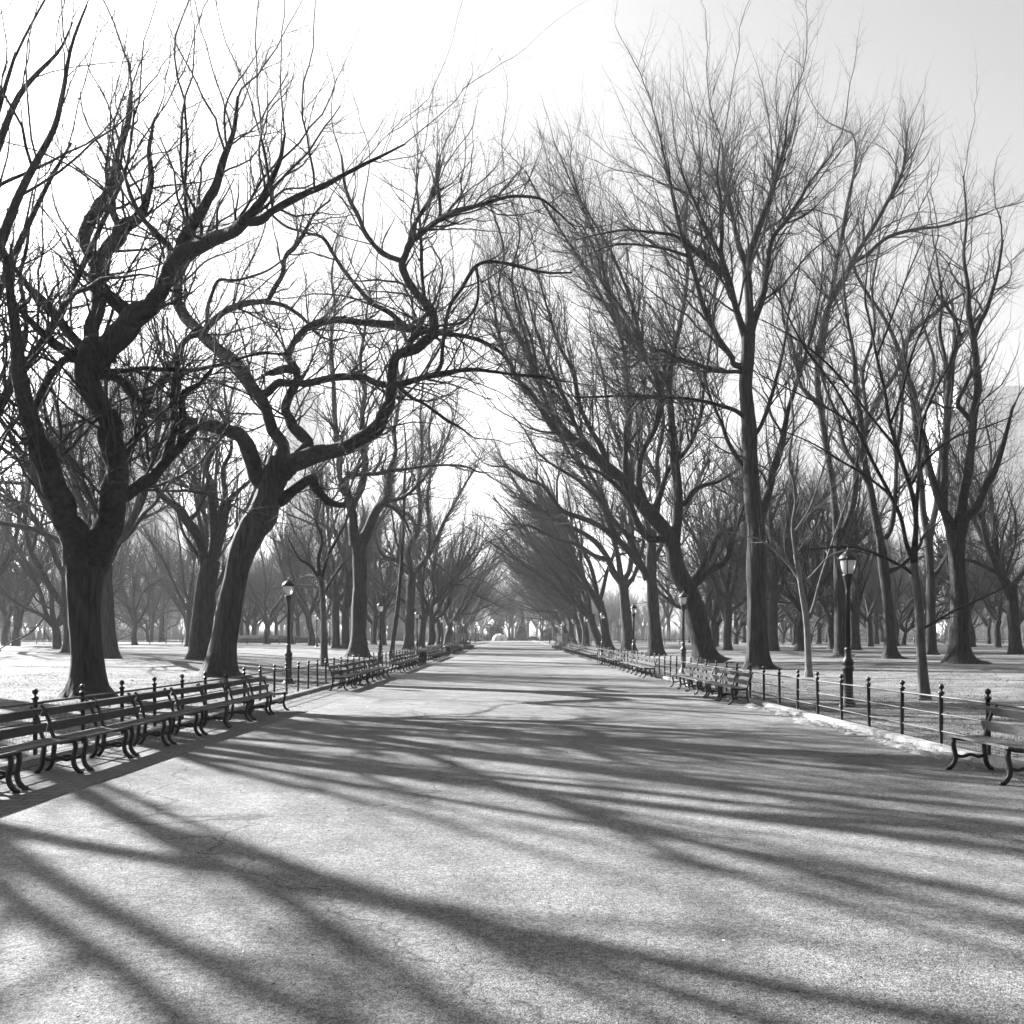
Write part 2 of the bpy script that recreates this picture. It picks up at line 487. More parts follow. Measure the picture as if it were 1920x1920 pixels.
def twigs_fan(rng, G, bias=(-.25, 0, 0), d=(2.3, 3.0, 3.6), l2=(2.5, 9.0), up=.26):
    G2 = spawn(rng, G, d[0], .1, (16, 62), l2, .48, .072, 11, .14, up, .05, bias)
    G3 = spawn(rng, G2, d[1], .12, (16, 55), (1.0, 3.6), .58, .03, 6, .14, up * .4, .03, bias)
    G4 = spawn(rng, G3, d[2], .1, (20, 65), (.4, 1.3), .65, .013, 4, .14, .0)
    return [G2, G3, G4]

def twigs_far(rng, G, d=(1.8, 2.4, 3.0), bias=None):
    G2 = spawn(rng, G, d[0], .1, (20, 55), (2.2, 7.5), .5, .08, 9, .13, .3, .04, bias)
    G3 = spawn(rng, G2, d[1], .12, (18, 52), (1.0, 3.4), .6, .035, 5, .13, .2, .02)
    G4 = spawn(rng, G3, d[2], .1, (18, 50), (.5, 1.5), .7, .018, 3, .1, .1)
    return [G2, G3, G4]
# ------------------------------------------------------------------ the big trees, limb by limb
A = [
 (0, [(166,1318,78),(165,1280,66),(165,1255,63),(158,1159,56),(159,1087,64),(165,1045,80)]),
 (-2.5, [(158,1050,62),(136,1004,56),(121,968,50),(109,920,45),(91,872,40),(74,824,36),(56,780,32),(40,720,28),(34,640,22),(22,560,16),(10,480,10)]),
 (1.5, [(170,1055,62),(198,992,50),(210,944,48),(217,896,44),(217,848,44),(205,800,46),(197,791,44),(177,743,40),(169,707,44),(176,671,58),(188,652,56)]),
 (2.5, [(177,672,38),(174,635,29),(181,588,27),(186,552,28),(181,516,31),(180,494,30)]),
 (2.0, [(180,500,24),(162,463,20),(159,444,22),(169,420,22),(179,396,22),(199,374,24),(215,340,20),(222,290,16),(240,230,11),(246,170,6)]),
 (-2.0, [(182,505,28),(200,468,25),(223,444,29),(233,427,26),(258,408,20),(275,374,14),(284,330,11),(280,280,8),(290,220,4)]),
 (1, [(230,432,14),(217,408,14),(210,374,12),(200,330,8),(204,270,4)]),
 (-3, [(190,660,50),(208,648,46),(235,612,45),(256,588,40),(282,571,36),(297,552,30),(311,528,25),(317,504,26),(333,480,34)]),
 (-1.5, [(334,484,24),(342,456,22),(361,420,20),(377,396,20),(392,374,18),(405,345,16),(418,300,13),(440,240,9),(446,180,5)]),
 (-3.0, [(336,482,30),(363,465,28),(399,449,25),(435,434,24),(459,413,22)]),
 (-1, [(459,414,16),(478,391,14),(490,374,13),(505,345,11),(525,300,8),(535,250,4)]),
 (-2, [(459,413,17),(483,413,16),(511,396,14),(542,377,13),(590,355,11),(640,330,9),(700,300,6),(760,270,3)]),
 (2, [(325,488,16),(318,463,13),(292,439,12),(270,413,10),(251,379,9),(240,350,7),(225,300,4)]),
 (0, [(246,592,24),(215,566,25),(192,548,22)]),
 (-1.5, [(160,672,24),(143,669,22),(112,652,19),(88,633,16),(69,614,14),(45,590,11),(15,560,7)]),
 (1.0, [(165,660,22),(157,652,20),(124,619,18),(102,590,20),(76,561,16),(50,535,12),(20,490,7)]),
 (-2, [(143,672,15),(119,675,14),(97,703,14),(71,750,12),(55,790,9),(40,830,5)]),
 (2, [(190,696,10),(232,695,9),(270,690,9),(311,693,8),(363,694,7),(420,682,6),(480,664,5),(540,664,4)]),
 (1.5, [(186,704,18),(198,703,16),(232,717,16),(253,741,17),(266,765,18)]),
 (2.5, [(212,875,16),(250,831,16),(270,806,14),(262,778,12),(258,750,9)]),
 (2.5, [(214,944,26),(236,929,24),(256,915,23),(280,898,23),(303,874,20),(327,850,18),(351,821,15),(372,800,9)]),
 (1.5, [(318,858,16),(320,824,15),(325,803,14),(324,743,14),(327,707,11),(333,670,7)]),
 (1.0, [(336,838,12),(344,790,13),(343,740,13),(375,719,9),(392,700,8),(400,684,5)]),
]
B = [
 (0, [(412,1278,72),(412,1255,58),(426,1159,47),(441,1087,44),(452,1040,50),(474,992,52),(493,965,54),(505,925,50),(518,890,50),(528,862,50)]),
 (-3.5, [(498,912,34),(485,896,31),(471,860,30),(457,824,29),(447,810,27),(411,801,23),(375,796,23),(327,784,21),(294,777,19),(272,758,20),(291,729,17),(311,705,16),(327,683,15),(337,655,12),(351,635,10),(385,619,10),(390,576,7),(399,547,7),(411,525,6),(445,525,5),(500,508,4),(540,480,3)]),
 (2.5, [(528,866,30),(530,836,27),(516,814,22),(511,803,21),(492,755,23),(480,735,24),(447,688,22),(411,657,22),(375,624,22),(349,592,18),(335,571,16),(335,540,16),(339,504,16),(352,470,12),(362,430,9),(366,390,6)]),
 (2, [(380,628,12),(395,607,12),(423,583,12),(459,571,11),(495,566,10),(503,560,9),(516,540,9),(530,513,9),(537,480,9),(552,463,9),(569,439,7),(590,400,5),(620,375,3)]),
 (1, [(495,566,8),(528,571,8),(557,588,7),(575,604,6),(600,630,5),(630,640,3)]),
 (-3.5, [(486,745,16),(504,734,15),(523,717,15),(552,719,14),(588,717,13),(636,707,13),(679,707,12),(700,717,12),(727,722,12),(767,717,12),(815,701,10),(863,695,8),(906,694,7),(938,699,6),(968,702,6),(1016,706,5),(1060,716,3)]),
 (-2, [(815,702,8),(827,683,8),(830,647,7),(837,600,7),(846,568,7),(866,540,7),(890,501,7),(911,491,7),(935,492,6),(968,499,6),(1025,511,5),(1073,511,3)]),
 (1, [(893,500,5),(897,540,5),(892,575,5),(872,600,5),(850,608,5),(815,612,5)]),
 (3.0, [(540,880,26),(560,858,25),(578,831,24),(564,814,22),(549,800,20),(542,786,19),(537,767,18),(545,738,16),(557,714,15),(554,695,15),(540,671,14),(549,647,12),(561,626,12),(581,611,13),(612,602,13),(648,600,13),(684,605,12),(720,607,13),(751,614,14),(780,616,14),(811,621,12),(839,626,9),(873,631,8),(899,638,8),(930,655,7),(945,668,5),(975,712,3)]),
 (0.5, [(552,692,18),(530,693,16),(512,697,13),(500,701,8),(482,712,4)]),
 (-4.5, [(528,882,40),(552,865,35),(600,850,31),(648,836,29),(684,817,28),(708,802,27),(720,772,24),(729,748,21),(734,719,19),(736,692,18),(746,667,18),(767,659,19),(791,647,19),(808,631,18),(813,609,17),(808,583,17),(794,564,16),(775,542,15),(760,516,14),(755,492,14),(763,465,12),(772,451,11),(789,439,10),(815,417,10),(851,398,10),(887,389,8),(923,377,7),(960,368,6),(1010,372,5),(1040,392,4),(1080,430,3)]),
 (1.5, [(755,492,11),(746,487,10),(720,477,10),(705,463,9),(686,437,9),(672,405,8),(657,377,8),(645,340,6),(640,290,3)]),
 (1.5, [(769,452,9),(772,432,9),(787,405,8),(803,379,8),(818,345,6),(826,300,3)]),
 (1.0, [(795,560,8),(795,552,7),(791,504,7),(790,456,6),(784,384,5),(780,330,3)]),
 (0.5, [(822,412,7),(825,401,7),(824,374,6),(820,330,5),(826,290,3)]),
 (0.5, [(772,655,12),(770,640,12),(786,620,12),(789,604,9),(800,588,8)]),
 (2.0, [(762,614,11),(735,590,10),(696,566,9),(672,540,8),(643,504,8),(624,475,7),(605,446,6),(576,437,5),(537,425,5),(506,398,4),(485,370,3)]),
 (3.0, [(518,938,26),(528,934,23),(557,915,20),(583,898,18),(593,915,17),(612,937,15),(630,946,12),(646,946,8)]),
 (-1.5, [(745,722,8),(770,745,7),(800,760,6),(840,790,6),(860,800,4),(890,822,3)]),
]
C = [
 (0, [(672,1236,40),(672,1200,30),(673,1159,28),(675,1087,27),(674,1040,26),(673,1016,34)]),
 (-3, [(668,1020,22),(662,992,18),(660,968,17),(657,944,17),(648,920,12),(637,896,11),(636,860,12),(633,824,11),(629,791,10),(626,731,9),(624,683,7),(621,636,6),(628,580,5),(622,520,4),(630,460,3)]),
 (3, [(678,1018,22),(686,999,19),(700,972,17),(710,949,15),(727,929,14),(729,905,12),(730,880,10),(742,850,8),(740,800,6),(750,740,5),(745,680,3)]),
 (1, [(659,955,14),(665,940,14),(679,908,14),(684,872,13),(681,836,13),(680,800,11),(679,767,9),(684,731,8),(676,680,6),(684,620,5),(690,560,3)]),
 (-4, [(654,935,10),(638,913,10),(648,898,9),(667,890,9),(708,887,8),(751,881,6),(815,872,5),(868,874,4),(900,886,3)]),
 (2, [(655,938,12),(640,948,11),(615,940,8),(604,920,6),(600,890,4)]),
 (-2, [(712,946,9),(735,950,7),(758,975,6),(770,1000,4)]),
 (2, [(700,972,8),(722,945,7),(760,930,6),(800,890,5),(830,840,4),(850,790,3)]),
]
D = [
 (0, [(767,1226,25),(767,1207,19),(770,1111,16),(774,1072,17)]),
 (-3, [(772,1078,11),(765,1040,10),(770,1016,9),(782,1001,9),(788,960,8),(786,900,7),(792,840,6),(788,780,4),(794,720,3)]),
 (2, [(771,1076,10),(751,1054,8),(720,1042,7),(706,1020,6),(703,990,5),(710,960,4),(722,920,3)]),
 (-5, [(777,1074,10),(801,1044,9),(815,1022,8),(832,980,6),(852,945,5),(868,915,4),(890,880,3)]),
 (2, [(745,1050,7),(752,1000,6),(754,970,5),(738,945,4),(720,930,3)]),
 (2, [(784,1000,8),(770,970,7),(748,955,6),(735,925,4)]),
 (-2, [(803,1040,7),(806,1000,6),(802,940,6),(808,880,5),(804,820,4),(812,760,3)]),
]
R1 = [
 (0, [(1424,1258,56),(1422,1240,46),(1420,1165,36),(1418,1081,35),(1418,997,33),(1411,940,29),(1407,856,27),(1405,800,26),(1398,725,25),(1402,669,24),(1403,630,26)]),
 (2, [(1424,985,16),(1432,960,15),(1444,912,14),(1453,870,13),(1468,820,11),(1480,760,9),(1500,700,7),(1524,620,5),(1540,540,3)]),
 (-3, [(1398,632,14),(1382,585,12),(1371,543,12),(1361,510,11),(1351,475,9),(1354,444,8),(1351,374,7),(1345,330,5),(1350,270,3)]),
 (-2, [(1351,480,7),(1327,432,7),(1303,379,6),(1285,340,4),(1270,290,2.5)]),
 (1, [(1404,632,20),(1406,585,17),(1402,529,16),(1399,501,14),(1384,458,10),(1368,382,8),(1358,340,6),(1355,270,3)]),
 (-1, [(1400,503,12),(1411,458,11),(1425,416,10),(1442,377,10),(1452,335,8),(1470,280,5),(1476,220,3)]),
 (2, [(1408,622,13),(1425,571,12),(1436,529,10),(1447,453,9),(1472,416,8),(1498,377,7),(1520,340,5),(1560,290,3)]),
 (-4, [(1402,690,12),(1377,683,11),(1370,667,11),(1339,619,10),(1318,571,10),(1303,516,9),(1289,470,8),(1275,427,8),(1263,379,6),(1254,330,5),(1240,270,3)]),
 (-5, [(1400,700,8),(1375,697,8),(1339,695,7),(1303,681,6),(1265,669,6),(1240,656,5),(1210,668,3),(1180,690,2.5)]),
 (-4, [(1404,790,9),(1380,770,8),(1340,757,7),(1300,748,6),(1240,744,6),(1180,742,5),(1120,744,4),(1080,745,3)]),
 (2, [(1406,830,9),(1430,790,8),(1450,730,7),(1470,650,5),(1480,580,4),(1500,500,2.5)]),
 (-3, [(1358,512,7),(1303,470,6),(1265,443,6),(1210,434,5),(1170,432,4),(1120,440,3),(1080,450,2.5)]),
 (-2, [(1289,480,6),(1240,465,5),(1180,458,4),(1140,462,3),(1100,480,2)]),
 (3, [(1412,900,9),(1390,870,8),(1366,830,8),(1352,790,6),(1330,740,5),(1320,690,3)]),
]
R2 = [
 (0, [(1326,1242,56),(1321,1225,44),(1306,1159,37),(1292,1110,35),(1270,1071,32),(1262,1030,30),(1250,1000,29),(1224,968,27),(1188,927,24),(1165,897,22)]),
 (-4, [(1188,927,22),(1165,897,20),(1140,879,20),(1112,853,19),(1076,824,16),(1035,802,12),(1004,748,10),(975,715,9),(951,676,8),(934,619,6),(927,576,5),(915,520,3)]),
 (2, [(1262,1030,22),(1268,992,19),(1271,920,18),(1267,872,18),(1264,831,15),(1258,770,12),(1255,719,11),(1263,659,9),(1275,612,8),(1287,540,7),(1289,494,6),(1284,430,5),(1290,360,3)]),
 (3, [(1296,1098,17),(1322,1054,14),(1346,1006,12),(1375,989,9),(1400,960,6),(1430,940,4)]),
 (2, [(1298,1100,15),(1332,1071,13),(1361,1052,12),(1370,1016,10),(1385,980,7),(1400,930,4)]),
 (1, [(1175,905,12),(1172,860,10),(1174,812,9),(1179,767,8),(1176,707,7),(1167,647,6),(1150,590,5),(1140,520,3)]),
 (-2, [(1140,879,11),(1128,840,10),(1105,800,9),(1085,750,8),(1075,700,7),(1050,650,6),(1030,590,5),(1010,520,3)]),
 (1, [(1210,950,14),(1196,900,12),(1204,850,11),(1230,800,10),(1240,745,9),(1220,690,8),(1185,640,7),(1165,600,6),(1140,550,5),(1110,490,4),(1090,430,2.5)]),
 (3, [(1224,968,12),(1240,920,11),(1255,880,9),(1290,840,8),(1312,790,7),(1320,730,6),(1330,660,5),(1340,590,3)]),
 (-3, [(1076,824,10),(1040,780,8),(1020,740,7),(1006,690,6),(998,640,5),(980,590,4),(968,540,3)]),
 (-3, [(1112,853,11),(1080,800,9),(1064,760,8),(1036,700,7),(1020,660,6),(1000,600,4),(985,540,3)]),
 (1, [(1266,950,9),(1282,945,9),(1298,922,9),(1320,910,7),(1342,905,6),(1370,890,4)]),
 (-3, [(1258,1020,14),(1240,1010,15),(1222,1012,15),(1206,1000,14),(1196,980,12),(1180,940,10),(1160,915,9),(1130,890,6),(1090,870,4)]),
 (-3, [(1160,615,6),(1130,560,6),(1095,500,5),(1050,430,4),(1015,375,4),(985,320,2.5)]),
 (-2, [(1205,660,7),(1185,570,6),(1150,480,5),(1110,410,4),(1075,350,3),(1050,290,2)]),
 (-2, [(1140,560,6),(1122,460,5),(1090,380,4),(1070,310,2.5)]),
 (-4, [(1020,740,6),(985,660,6),(955,600,5),(935,540,4),(945,470,4),(925,400,2.5)]),
 (-4, [(1004,690,6),(975,600,5),(960,520,4),(975,440,3),(960,380,2.5)]),
 (-4, [(1255,719,8),(1230,690,8),(1205,660,7),(1185,610,7),(1160,570,6),(1130,530,5),(1120,480,4),(1090,420,3)]),
]
R3 = [
 (0, [(1229,1236,36),(1229,1207,26),(1223,1111,21),(1221,1064,20),(1222,1015,17)]),
 (-5, [(1214,1085,13),(1206,1068,13),(1181,1035,13),(1160,1013,12),(1126,987,10),(1088,970,9),(1054,956,8),(1035,932,7),(1016,910,6),(980,896,5),(951,877,4),(920,874,3)]),
 (-2, [(1222,1020,12),(1210,970,11),(1190,930,10),(1180,880,9),(1160,830,8),(1140,770,6),(1130,700,5),(1110,640,3)]),
 (1, [(1222,1022,12),(1230,970,11),(1236,920,10),(1232,860,9),(1244,800,7),(1240,740,6),(1250,660,4)]),
 (3, [(1223,1060,10),(1240,1020,9),(1260,990,8),(1285,960,7),(1310,900,6),(1330,860,4)]),
 (-4, [(1206,1066,9),(1180,1010,9),(1150,975,8),(1128,940,7),(1090,905,6),(1050,880,5),(1010,850,4),(980,800,3)]),
 (-2, [(1160,1013,8),(1140,970,7),(1128,930,7),(1100,880,6),(1060,840,5),(1040,790,4),(1010,740,3)]),
]
R4 = [
 (0, [(1178,1230,28),(1176,1183,21),(1170,1111,19),(1168,1085,20)]),
 (-6, [(1166,1092,13),(1150,1071,13),(1136,1040,11),(1102,1004,9),(1054,980,8),(1016,956,6),(990,940,5),(960,930,3)]),
 (1, [(1170,1088,11),(1181,1065,10),(1186,1010,9),(1180,950,8),(1188,890,7),(1180,820,5),(1190,750,3)]),
 (-3, [(1164,1084,11),(1158,1040,10),(1144,990,9),(1126,940,8),(1100,900,6),(1080,850,5),(1060,800,3)]),
 (-5, [(1140,1050,8),(1110,1040,8),(1080,1020,7),(1050,1012,6),(1020,1000,5),(990,985,4),(960,985,3)]),
 (2, [(1174,1100,9),(1190,1075,8),(1204,1030,7),(1210,980,5),(1220,920,3)]),
]
R7 = [
 (0, [(1801,1250,64),(1799,1232,44),(1799,1190,34),(1800,1137,31),(1796,1080,28),(1793,1030,28),(1793,995,32)]),
 (-2, [(1798,1000,22),(1810,974,19),(1832,952,15),(1849,912,13),(1866,880,11),(1884,820,8),(1900,760,5)]),
 (2, [(1788,1000,20),(1773,966,16),(1762,941,15),(1748,898,13),(1740,860,11),(1728,810,9),(1720,760,7),(1700,690,5),(1690,620,3)]),
 (1, [(1798,995,20),(1805,940,18),(1815,880,17),(1822,830,15),(1826,782,14),(1833,726,13),(1829,669,12),(1823,627,11),(1817,580,10),(1816,540,8),(1808,480,6),(1812,410,4),(1806,330,2.5)]),
 (-1, [(1826,632,10),(1836,605,9),(1850,580,8),(1868,520,6),(1880,450,4)]),
 (2, [(1768,955,15),(1772,880,14),(1776,782,13),(1780,712,14),(1787,669,12),(1800,636,10),(1822,610,8),(1838,590,6)]),
 (1, [(1802,640,8),(1790,600,7),(1775,575,6),(1755,545,4),(1740,500,3)]),
 (-1, [(1822,790,9),(1806,770,9),(1795,758,8),(1812,720,7),(1822,695,5)]),
 (1, [(1780,715,8),(1772,670,7),(1762,620,6),(1766,560,5),(1756,480,3)]),
]
R8 = [
 (0, [(1671,1240,34),(1669,1222,24),(1665,1137,18),(1659,1081,20),(1650,1010,15),(1645,990,16)]),
 (1, [(1646,995,13),(1636,940,13),(1624,870,12),(1616,800,10),(1604,730,9),(1600,660,7),(1586,580,5),(1580,500,3)]),
 (-2, [(1660,1010,9),(1672,983,9),(1680,920,8),(1682,850,7),(1690,780,6),(1694,700,5),(1706,620,3)]),
 (2, [(1630,910,9),(1610,880,8),(1585,840,7),(1570,780,6),(1545,720,5),(1530,650,3)]),
 (-1, [(1662,1075,10),(1690,1060,8),(1720,1030,7),(1735,1000,5),(1760,980,3)]),
]
R9 = [
 (0, [(1578,1240,34),(1577,1225,24),(1575,1130,20),(1572,1050,18),(1572,1010,19)]),
 (-3, [(1572,1020,14),(1560,900,12),(1545,800,11),(1532,700,10),(1548,590,10),(1572,540,10),(1590,508,10),(1610,470,9),(1640,420,8),(1664,377,7),(1690,330,6),(1700,270,4)]),
 (-1, [(1540,660,9),(1548,610,9),(1560,540,8),(1573,470,8),(1590,380,7),(1600,330,5),(1606,280,3)]),
 (2, [(1574,1015,13),(1600,940,12),(1610,850,11),(1640,760,9),(1680,700,8),(1700,640,7),(1735,600,6),(1790,560,4),(1830,540,3)]),
 (-1, [(1600,492,7),(1625,478,7),(1665,445,7),(1720,430,6),(1760,425,5),(1810,412,4),(1850,400,3)]),
 (2, [(1612,850,8),(1625,780,7),(1618,700,6),(1640,620,5),(1636,540,4),(1650,460,3)]),
 (1, [(1535,760,7),(1500,720,6),(1490,660,5),(1470,600,4),(1462,540,3)]),
]
R10 = [
 (0, [(1749,1234,26),(1747,1222,18),(1745,1100,15),(1741,1010,14)]),
 (-2, [(1741,1015,12),(1730,940,11),(1722,850,10),(1712,760,9),(1698,690,8),(1660,600,7),(1622,545,6),(1600,500,5),(1580,440,3)]),
 (1, [(1742,1010,11),(1758,930,10),(1765,850,9),(1778,790,8),(1772,720,6),(1790,640,5),(1785,560,3)]),
 (1, [(1745,1090,8),(1765,1060,7),(1790,1010,5),(1812,980,4),(1840,960,3)]),
 (-1, [(1716,790,6),(1740,740,6),(1752,680,5),(1730,600,4),(1740,520,3),(1760,440,2.5)]),
]
L5 = [
 (0, [(376,1240,56),(376,1228,43),(380,1150,38),(388,1090,34),(396,1050,34)]),
 (-2, [(388,1066,20),(375,1015,18),(351,977,18),(335,953,15),(311,936,13),(289,908,10),(270,870,7),(262,820,5),(250,770,3)]),
 (2, [(398,1054,20),(402,1000,18),(397,945,14),(394,900,13),(386,880,12),(396,850,10),(410,820,8),(425,780,6),(420,720,4),(428,660,3)]),
 (-1, [(402,1045,18),(420,980,14),(430,940,10),(448,920,8),(470,900,6),(490,880,4)]),
 (1, [(393,900,9),(376,862,7),(368,840,6),(356,820,5),(360,780,3)]),
 (2, [(400,1030,13),(412,960,11),(424,930,9),(418,880,8),(434,840,7),(428,780,5),(440,720,3)]),
 (1, [(352,978,7),(370,960,7),(384,930,7),(388,905,6)]),
 (1, [(384,1080,8),(370,1040,7),(345,1000,6),(330,950,5),(310,915,4),(285,885,3)]),
]
S1 = [
 (0, [(1735,1318,24),(1733,1300,20),(1727,1222,18),(1723,1137,16),(1713,1053,13)]),
 (-1.2, [(1713,1056,11),(1717,969,9),(1706,912,9),(1683,842,7),(1669,796,6),(1661,740,6),(1644,669,5),(1630,599,4),(1622,560,4),(1626,501,3),(1620,440,2)]),
 (0.8, [(1713,1053,9),(1700,1020,8),(1689,969,8),(1669,927,7),(1636,865,6),(1605,800,6),(1568,731,5),(1532,683,5),(1503,641,4),(1464,568,3),(1440,530,2)]),
 (-0.8, [(1717,969,7),(1723,884,6),(1726,810,6),(1737,768,5),(1760,720,5),(1782,678,4),(1799,613,3),(1810,560,2)]),
 (-1.5, [(1727,1182,5),(1740,1174,5),(1768,1157,5),(1800,1140,4),(1849,1118,4),(1890,1098,3)]),
 (0.6, [(1717,1085,6),(1709,1076,6),(1690,1062,5),(1669,1050,5),(1630,1034,4),(1591,1025,3),(1520,1030,2)]),
 (1, [(1683,842,5),(1640,790,5),(1600,740,4),(1560,690,4),(1500,640,3),(1430,600,2)]),
 (-1, [(1669,796,5),(1690,740,5),(1712,660,4),(1740,590,3),(1770,520,2)]),
 (1, [(1669,927,5),(1620,890,5),(1570,860,4),(1520,830,3),(1450,800,2)]),
 (0.6, [(1706,912,6),(1740,860,5),(1790,820,4),(1850,800,3),(1900,780,2)]),
 (1, [(1605,800,4),(1560,770,4),(1500,740,3),(1420,700,2)]),
 (-.6, [(1644,669,4),(1670,600,4),(1700,520,3),(1730,450,2)]),
]
S2 = [
 (0, [(1517,1270,16),(1516,1250,13),(1512,1166,11),(1501,1095,10),(1492,1039,9)]),
 (1, [(1517,1160,6),(1524,1140,6),(1540,1081,5),(1570,990,4),(1599,912,3),(1625,850,2)]),
 (-1, [(1494,1050,8),(1486,990,7),(1492,930,6),(1480,860,5),(1488,790,4),(1478,710,3)]),
 (1, [(1500,1090,6),(1480,1060,5),(1450,1030,4),(1420,1010,3),(1390,1005,2)]),
 (-1, [(1503,1100,5),(1530,1070,4),(1560,1040,3),(1600,1030,2)]),
 (1, [(1488,1000,5),(1520,950,4),(1540,890,3),(1560,830,2)]),
]
S3 = [   # slim young tree by the left fence
 (0, [(608,1262,16),(608,1240,13),(607,1180,11),(605,1120,10),(600,1080,9)]),
 (1, [(601,1090,7),(596,1050,7),(604,1010,6),(590,970,5),(596,920,4),(585,870,2)]),
 (-1, [(602,1085,6),(612,1050,6),(632,1010,5),(650,975,4),(664,930,3)]),
 (1, [(604,1120,5),(620,1090,5),(640,1060,4),(660,1040,2)]),
 (1, [(602,1090,6),(580,1060,5),(560,1045,4),(540,1010,3)]),
]
S4 = [   # dark slender leaning pole tree
 (0, [(735,1232,10),(736,1210,8),(743,1159,8),(749,1100,7),(754,1030,6),(757,968,6),(758,908,5),(762,850,4),(757,790,2)]),
 (1, [(752,1040,4),(742,1010,4),(736,970,3),(728,930,2)]),
 (-1, [(758,930,4),(770,900,3),(776,850,2)]),
]

traced_tree("elm_tree", "huge old forked elm, nearest on the left, its trunk beside the front bench row", "tree", 28.8, A, (166, 1318), lambda r, g: twigs_gnarled(r, g), "old elms lining the promenade")
traced_tree("elm_tree", "big leaning elm on the left with snaking limbs reaching over the path", "tree", 42.5, B, (412, 1278), lambda r, g: twigs_gnarled(r, g, (3.0, 2.8, 3.8)), "old elms lining the promenade")
traced_tree("elm_tree", "upright dark elm behind the second left bench row, its trunk forking like a Y", "tree", 80, C, (672, 1236), lambda r, g: twigs_far(r, g, (2.6, 2.4, 2.6)), "old elms lining the promenade")
traced_tree("elm_tree", "elm behind the left fence near the third bench row, forking low with a U-shaped limb", "tree", 120, D, (767, 1226), lambda r, g: twigs_far(r, g, (2.6, 2.2, 2.2)), "old elms lining the promenade")
traced_tree("elm_tree", "tall straight dark elm on the right just behind the fence", "tree", 51, R1, (1424, 1258), lambda r, g: twigs_fan(r, g, (-.05, 0, 0), (2.8, 3.0, 3.4)), "old elms lining the promenade")
traced_tree("elm_tree", "elm on the right leaning strongly over the path behind the second lamp", "tree", 65, R2, (1326, 1242), lambda r, g: twigs_fan(r, g, (-.2, 0, 0), (2.9, 2.8, 3.2)), "old elms lining the promenade")
traced_tree("elm_tree", "thick upright elm on the right behind the third bench row, limb sweeping left", "tree", 87, R3, (1229, 1236), lambda r, g: twigs_fan(r, g, (-.2, 0, 0), (2.5, 2.4, 2.8)), "old elms lining the promenade")
traced_tree("elm_tree", "smooth pale-trunked elm on the right beside the third lamp, forked above", "tree", 107, R4, (1178, 1230), lambda r, g: twigs_fan(r, g, (-.2, 0, 0), (1.8, 2.2, 2.8)), "old elms lining the promenade")
traced_tree("elm_tree", "thick elm on the right lawn with its left side brightly lit, far right", "tree", 55, R7, (1801, 1250), lambda r, g: twigs_gnarled(r, g, (1.6, 2.6, 3.6)), "elms on the right lawn")
traced_tree("elm_tree", "slim straight elm on the right lawn between the nearest lamp and the young tree", "tree", 66, R8, (1671, 1240), lambda r, g: twigs_fan(r, g, (0, 0, 0), (1.8, 2.4, 3.0)), "elms on the right lawn")
traced_tree("elm_tree", "broad pale elm directly behind the nearest right lamp post", "tree", 74, R9, (1578, 1240), lambda r, g: twigs_fan(r, g, (0, 0, 0), (2.0, 2.4, 2.6)), "elms on the right lawn")
traced_tree("elm_tree", "elm just right of the young spreading tree's trunk", "tree", 78, R10, (1749, 1234), lambda r, g: twigs_gnarled(r, g, (1.8, 2.4, 2.6)), "elms on the right lawn")
traced_tree("elm_tree", "thick many-armed elm on the left lawn just left of the big leaning elm", "tree", 60, L5, (376, 1240), lambda r, g: twigs_gnarled(r, g, (1.9, 2.6, 3.0)), "elms on the left lawn")
traced_tree("young_tree", "young spreading tree with a thin trunk close behind the right fence", "tree", 27.6, S1, (1735, 1318), lambda r, g: [spawn(r, g, 4.5, .08, (18, 45), (.7, 2.8), .55, .018, 7, .07, .15, .02), spawn(r, g, 2.0, .2, (18, 45), (.4, 1.2), .5, .009, 5, .07, .15, .02)] , "young trees on the lawns", (M_PALE, M_LIMB, M_TWIG), .25)
traced_tree("young_tree", "pale thin young tree behind the right fence, left of the nearest lamp", "tree", 42, S2, (1517, 1270), lambda r, g: twigs_fan(r, g, (0, 0, 0), (1.8, 2.2, 2.4), (1.0, 2.6), .2), "young trees on the lawns", (M_PALE2, M_PALE, M_PALETWIG), .3)
traced_tree("young_tree", "slim young tree behind the left fence, right of the nearest left lamp", "tree", 58, S3, (608, 1262), lambda r, g: twigs_fan(r, g, (0, 0, 0), (1.5, 1.8, 2.0), (1.0, 2.6), .2), "young trees on the lawns", (M_PALE, M_LIMB, M_TWIG), .5)
traced_tree("young_tree", "dark slender pole-like tree behind the second left bench row", "tree", 84, S4, (735, 1232), lambda r, g: twigs_fan(r, g, (0, 0, 0), (1.2, 1.5, 1.8), (1.0, 2.4), .2), "young trees on the lawns", None or (None, None, None), .3)

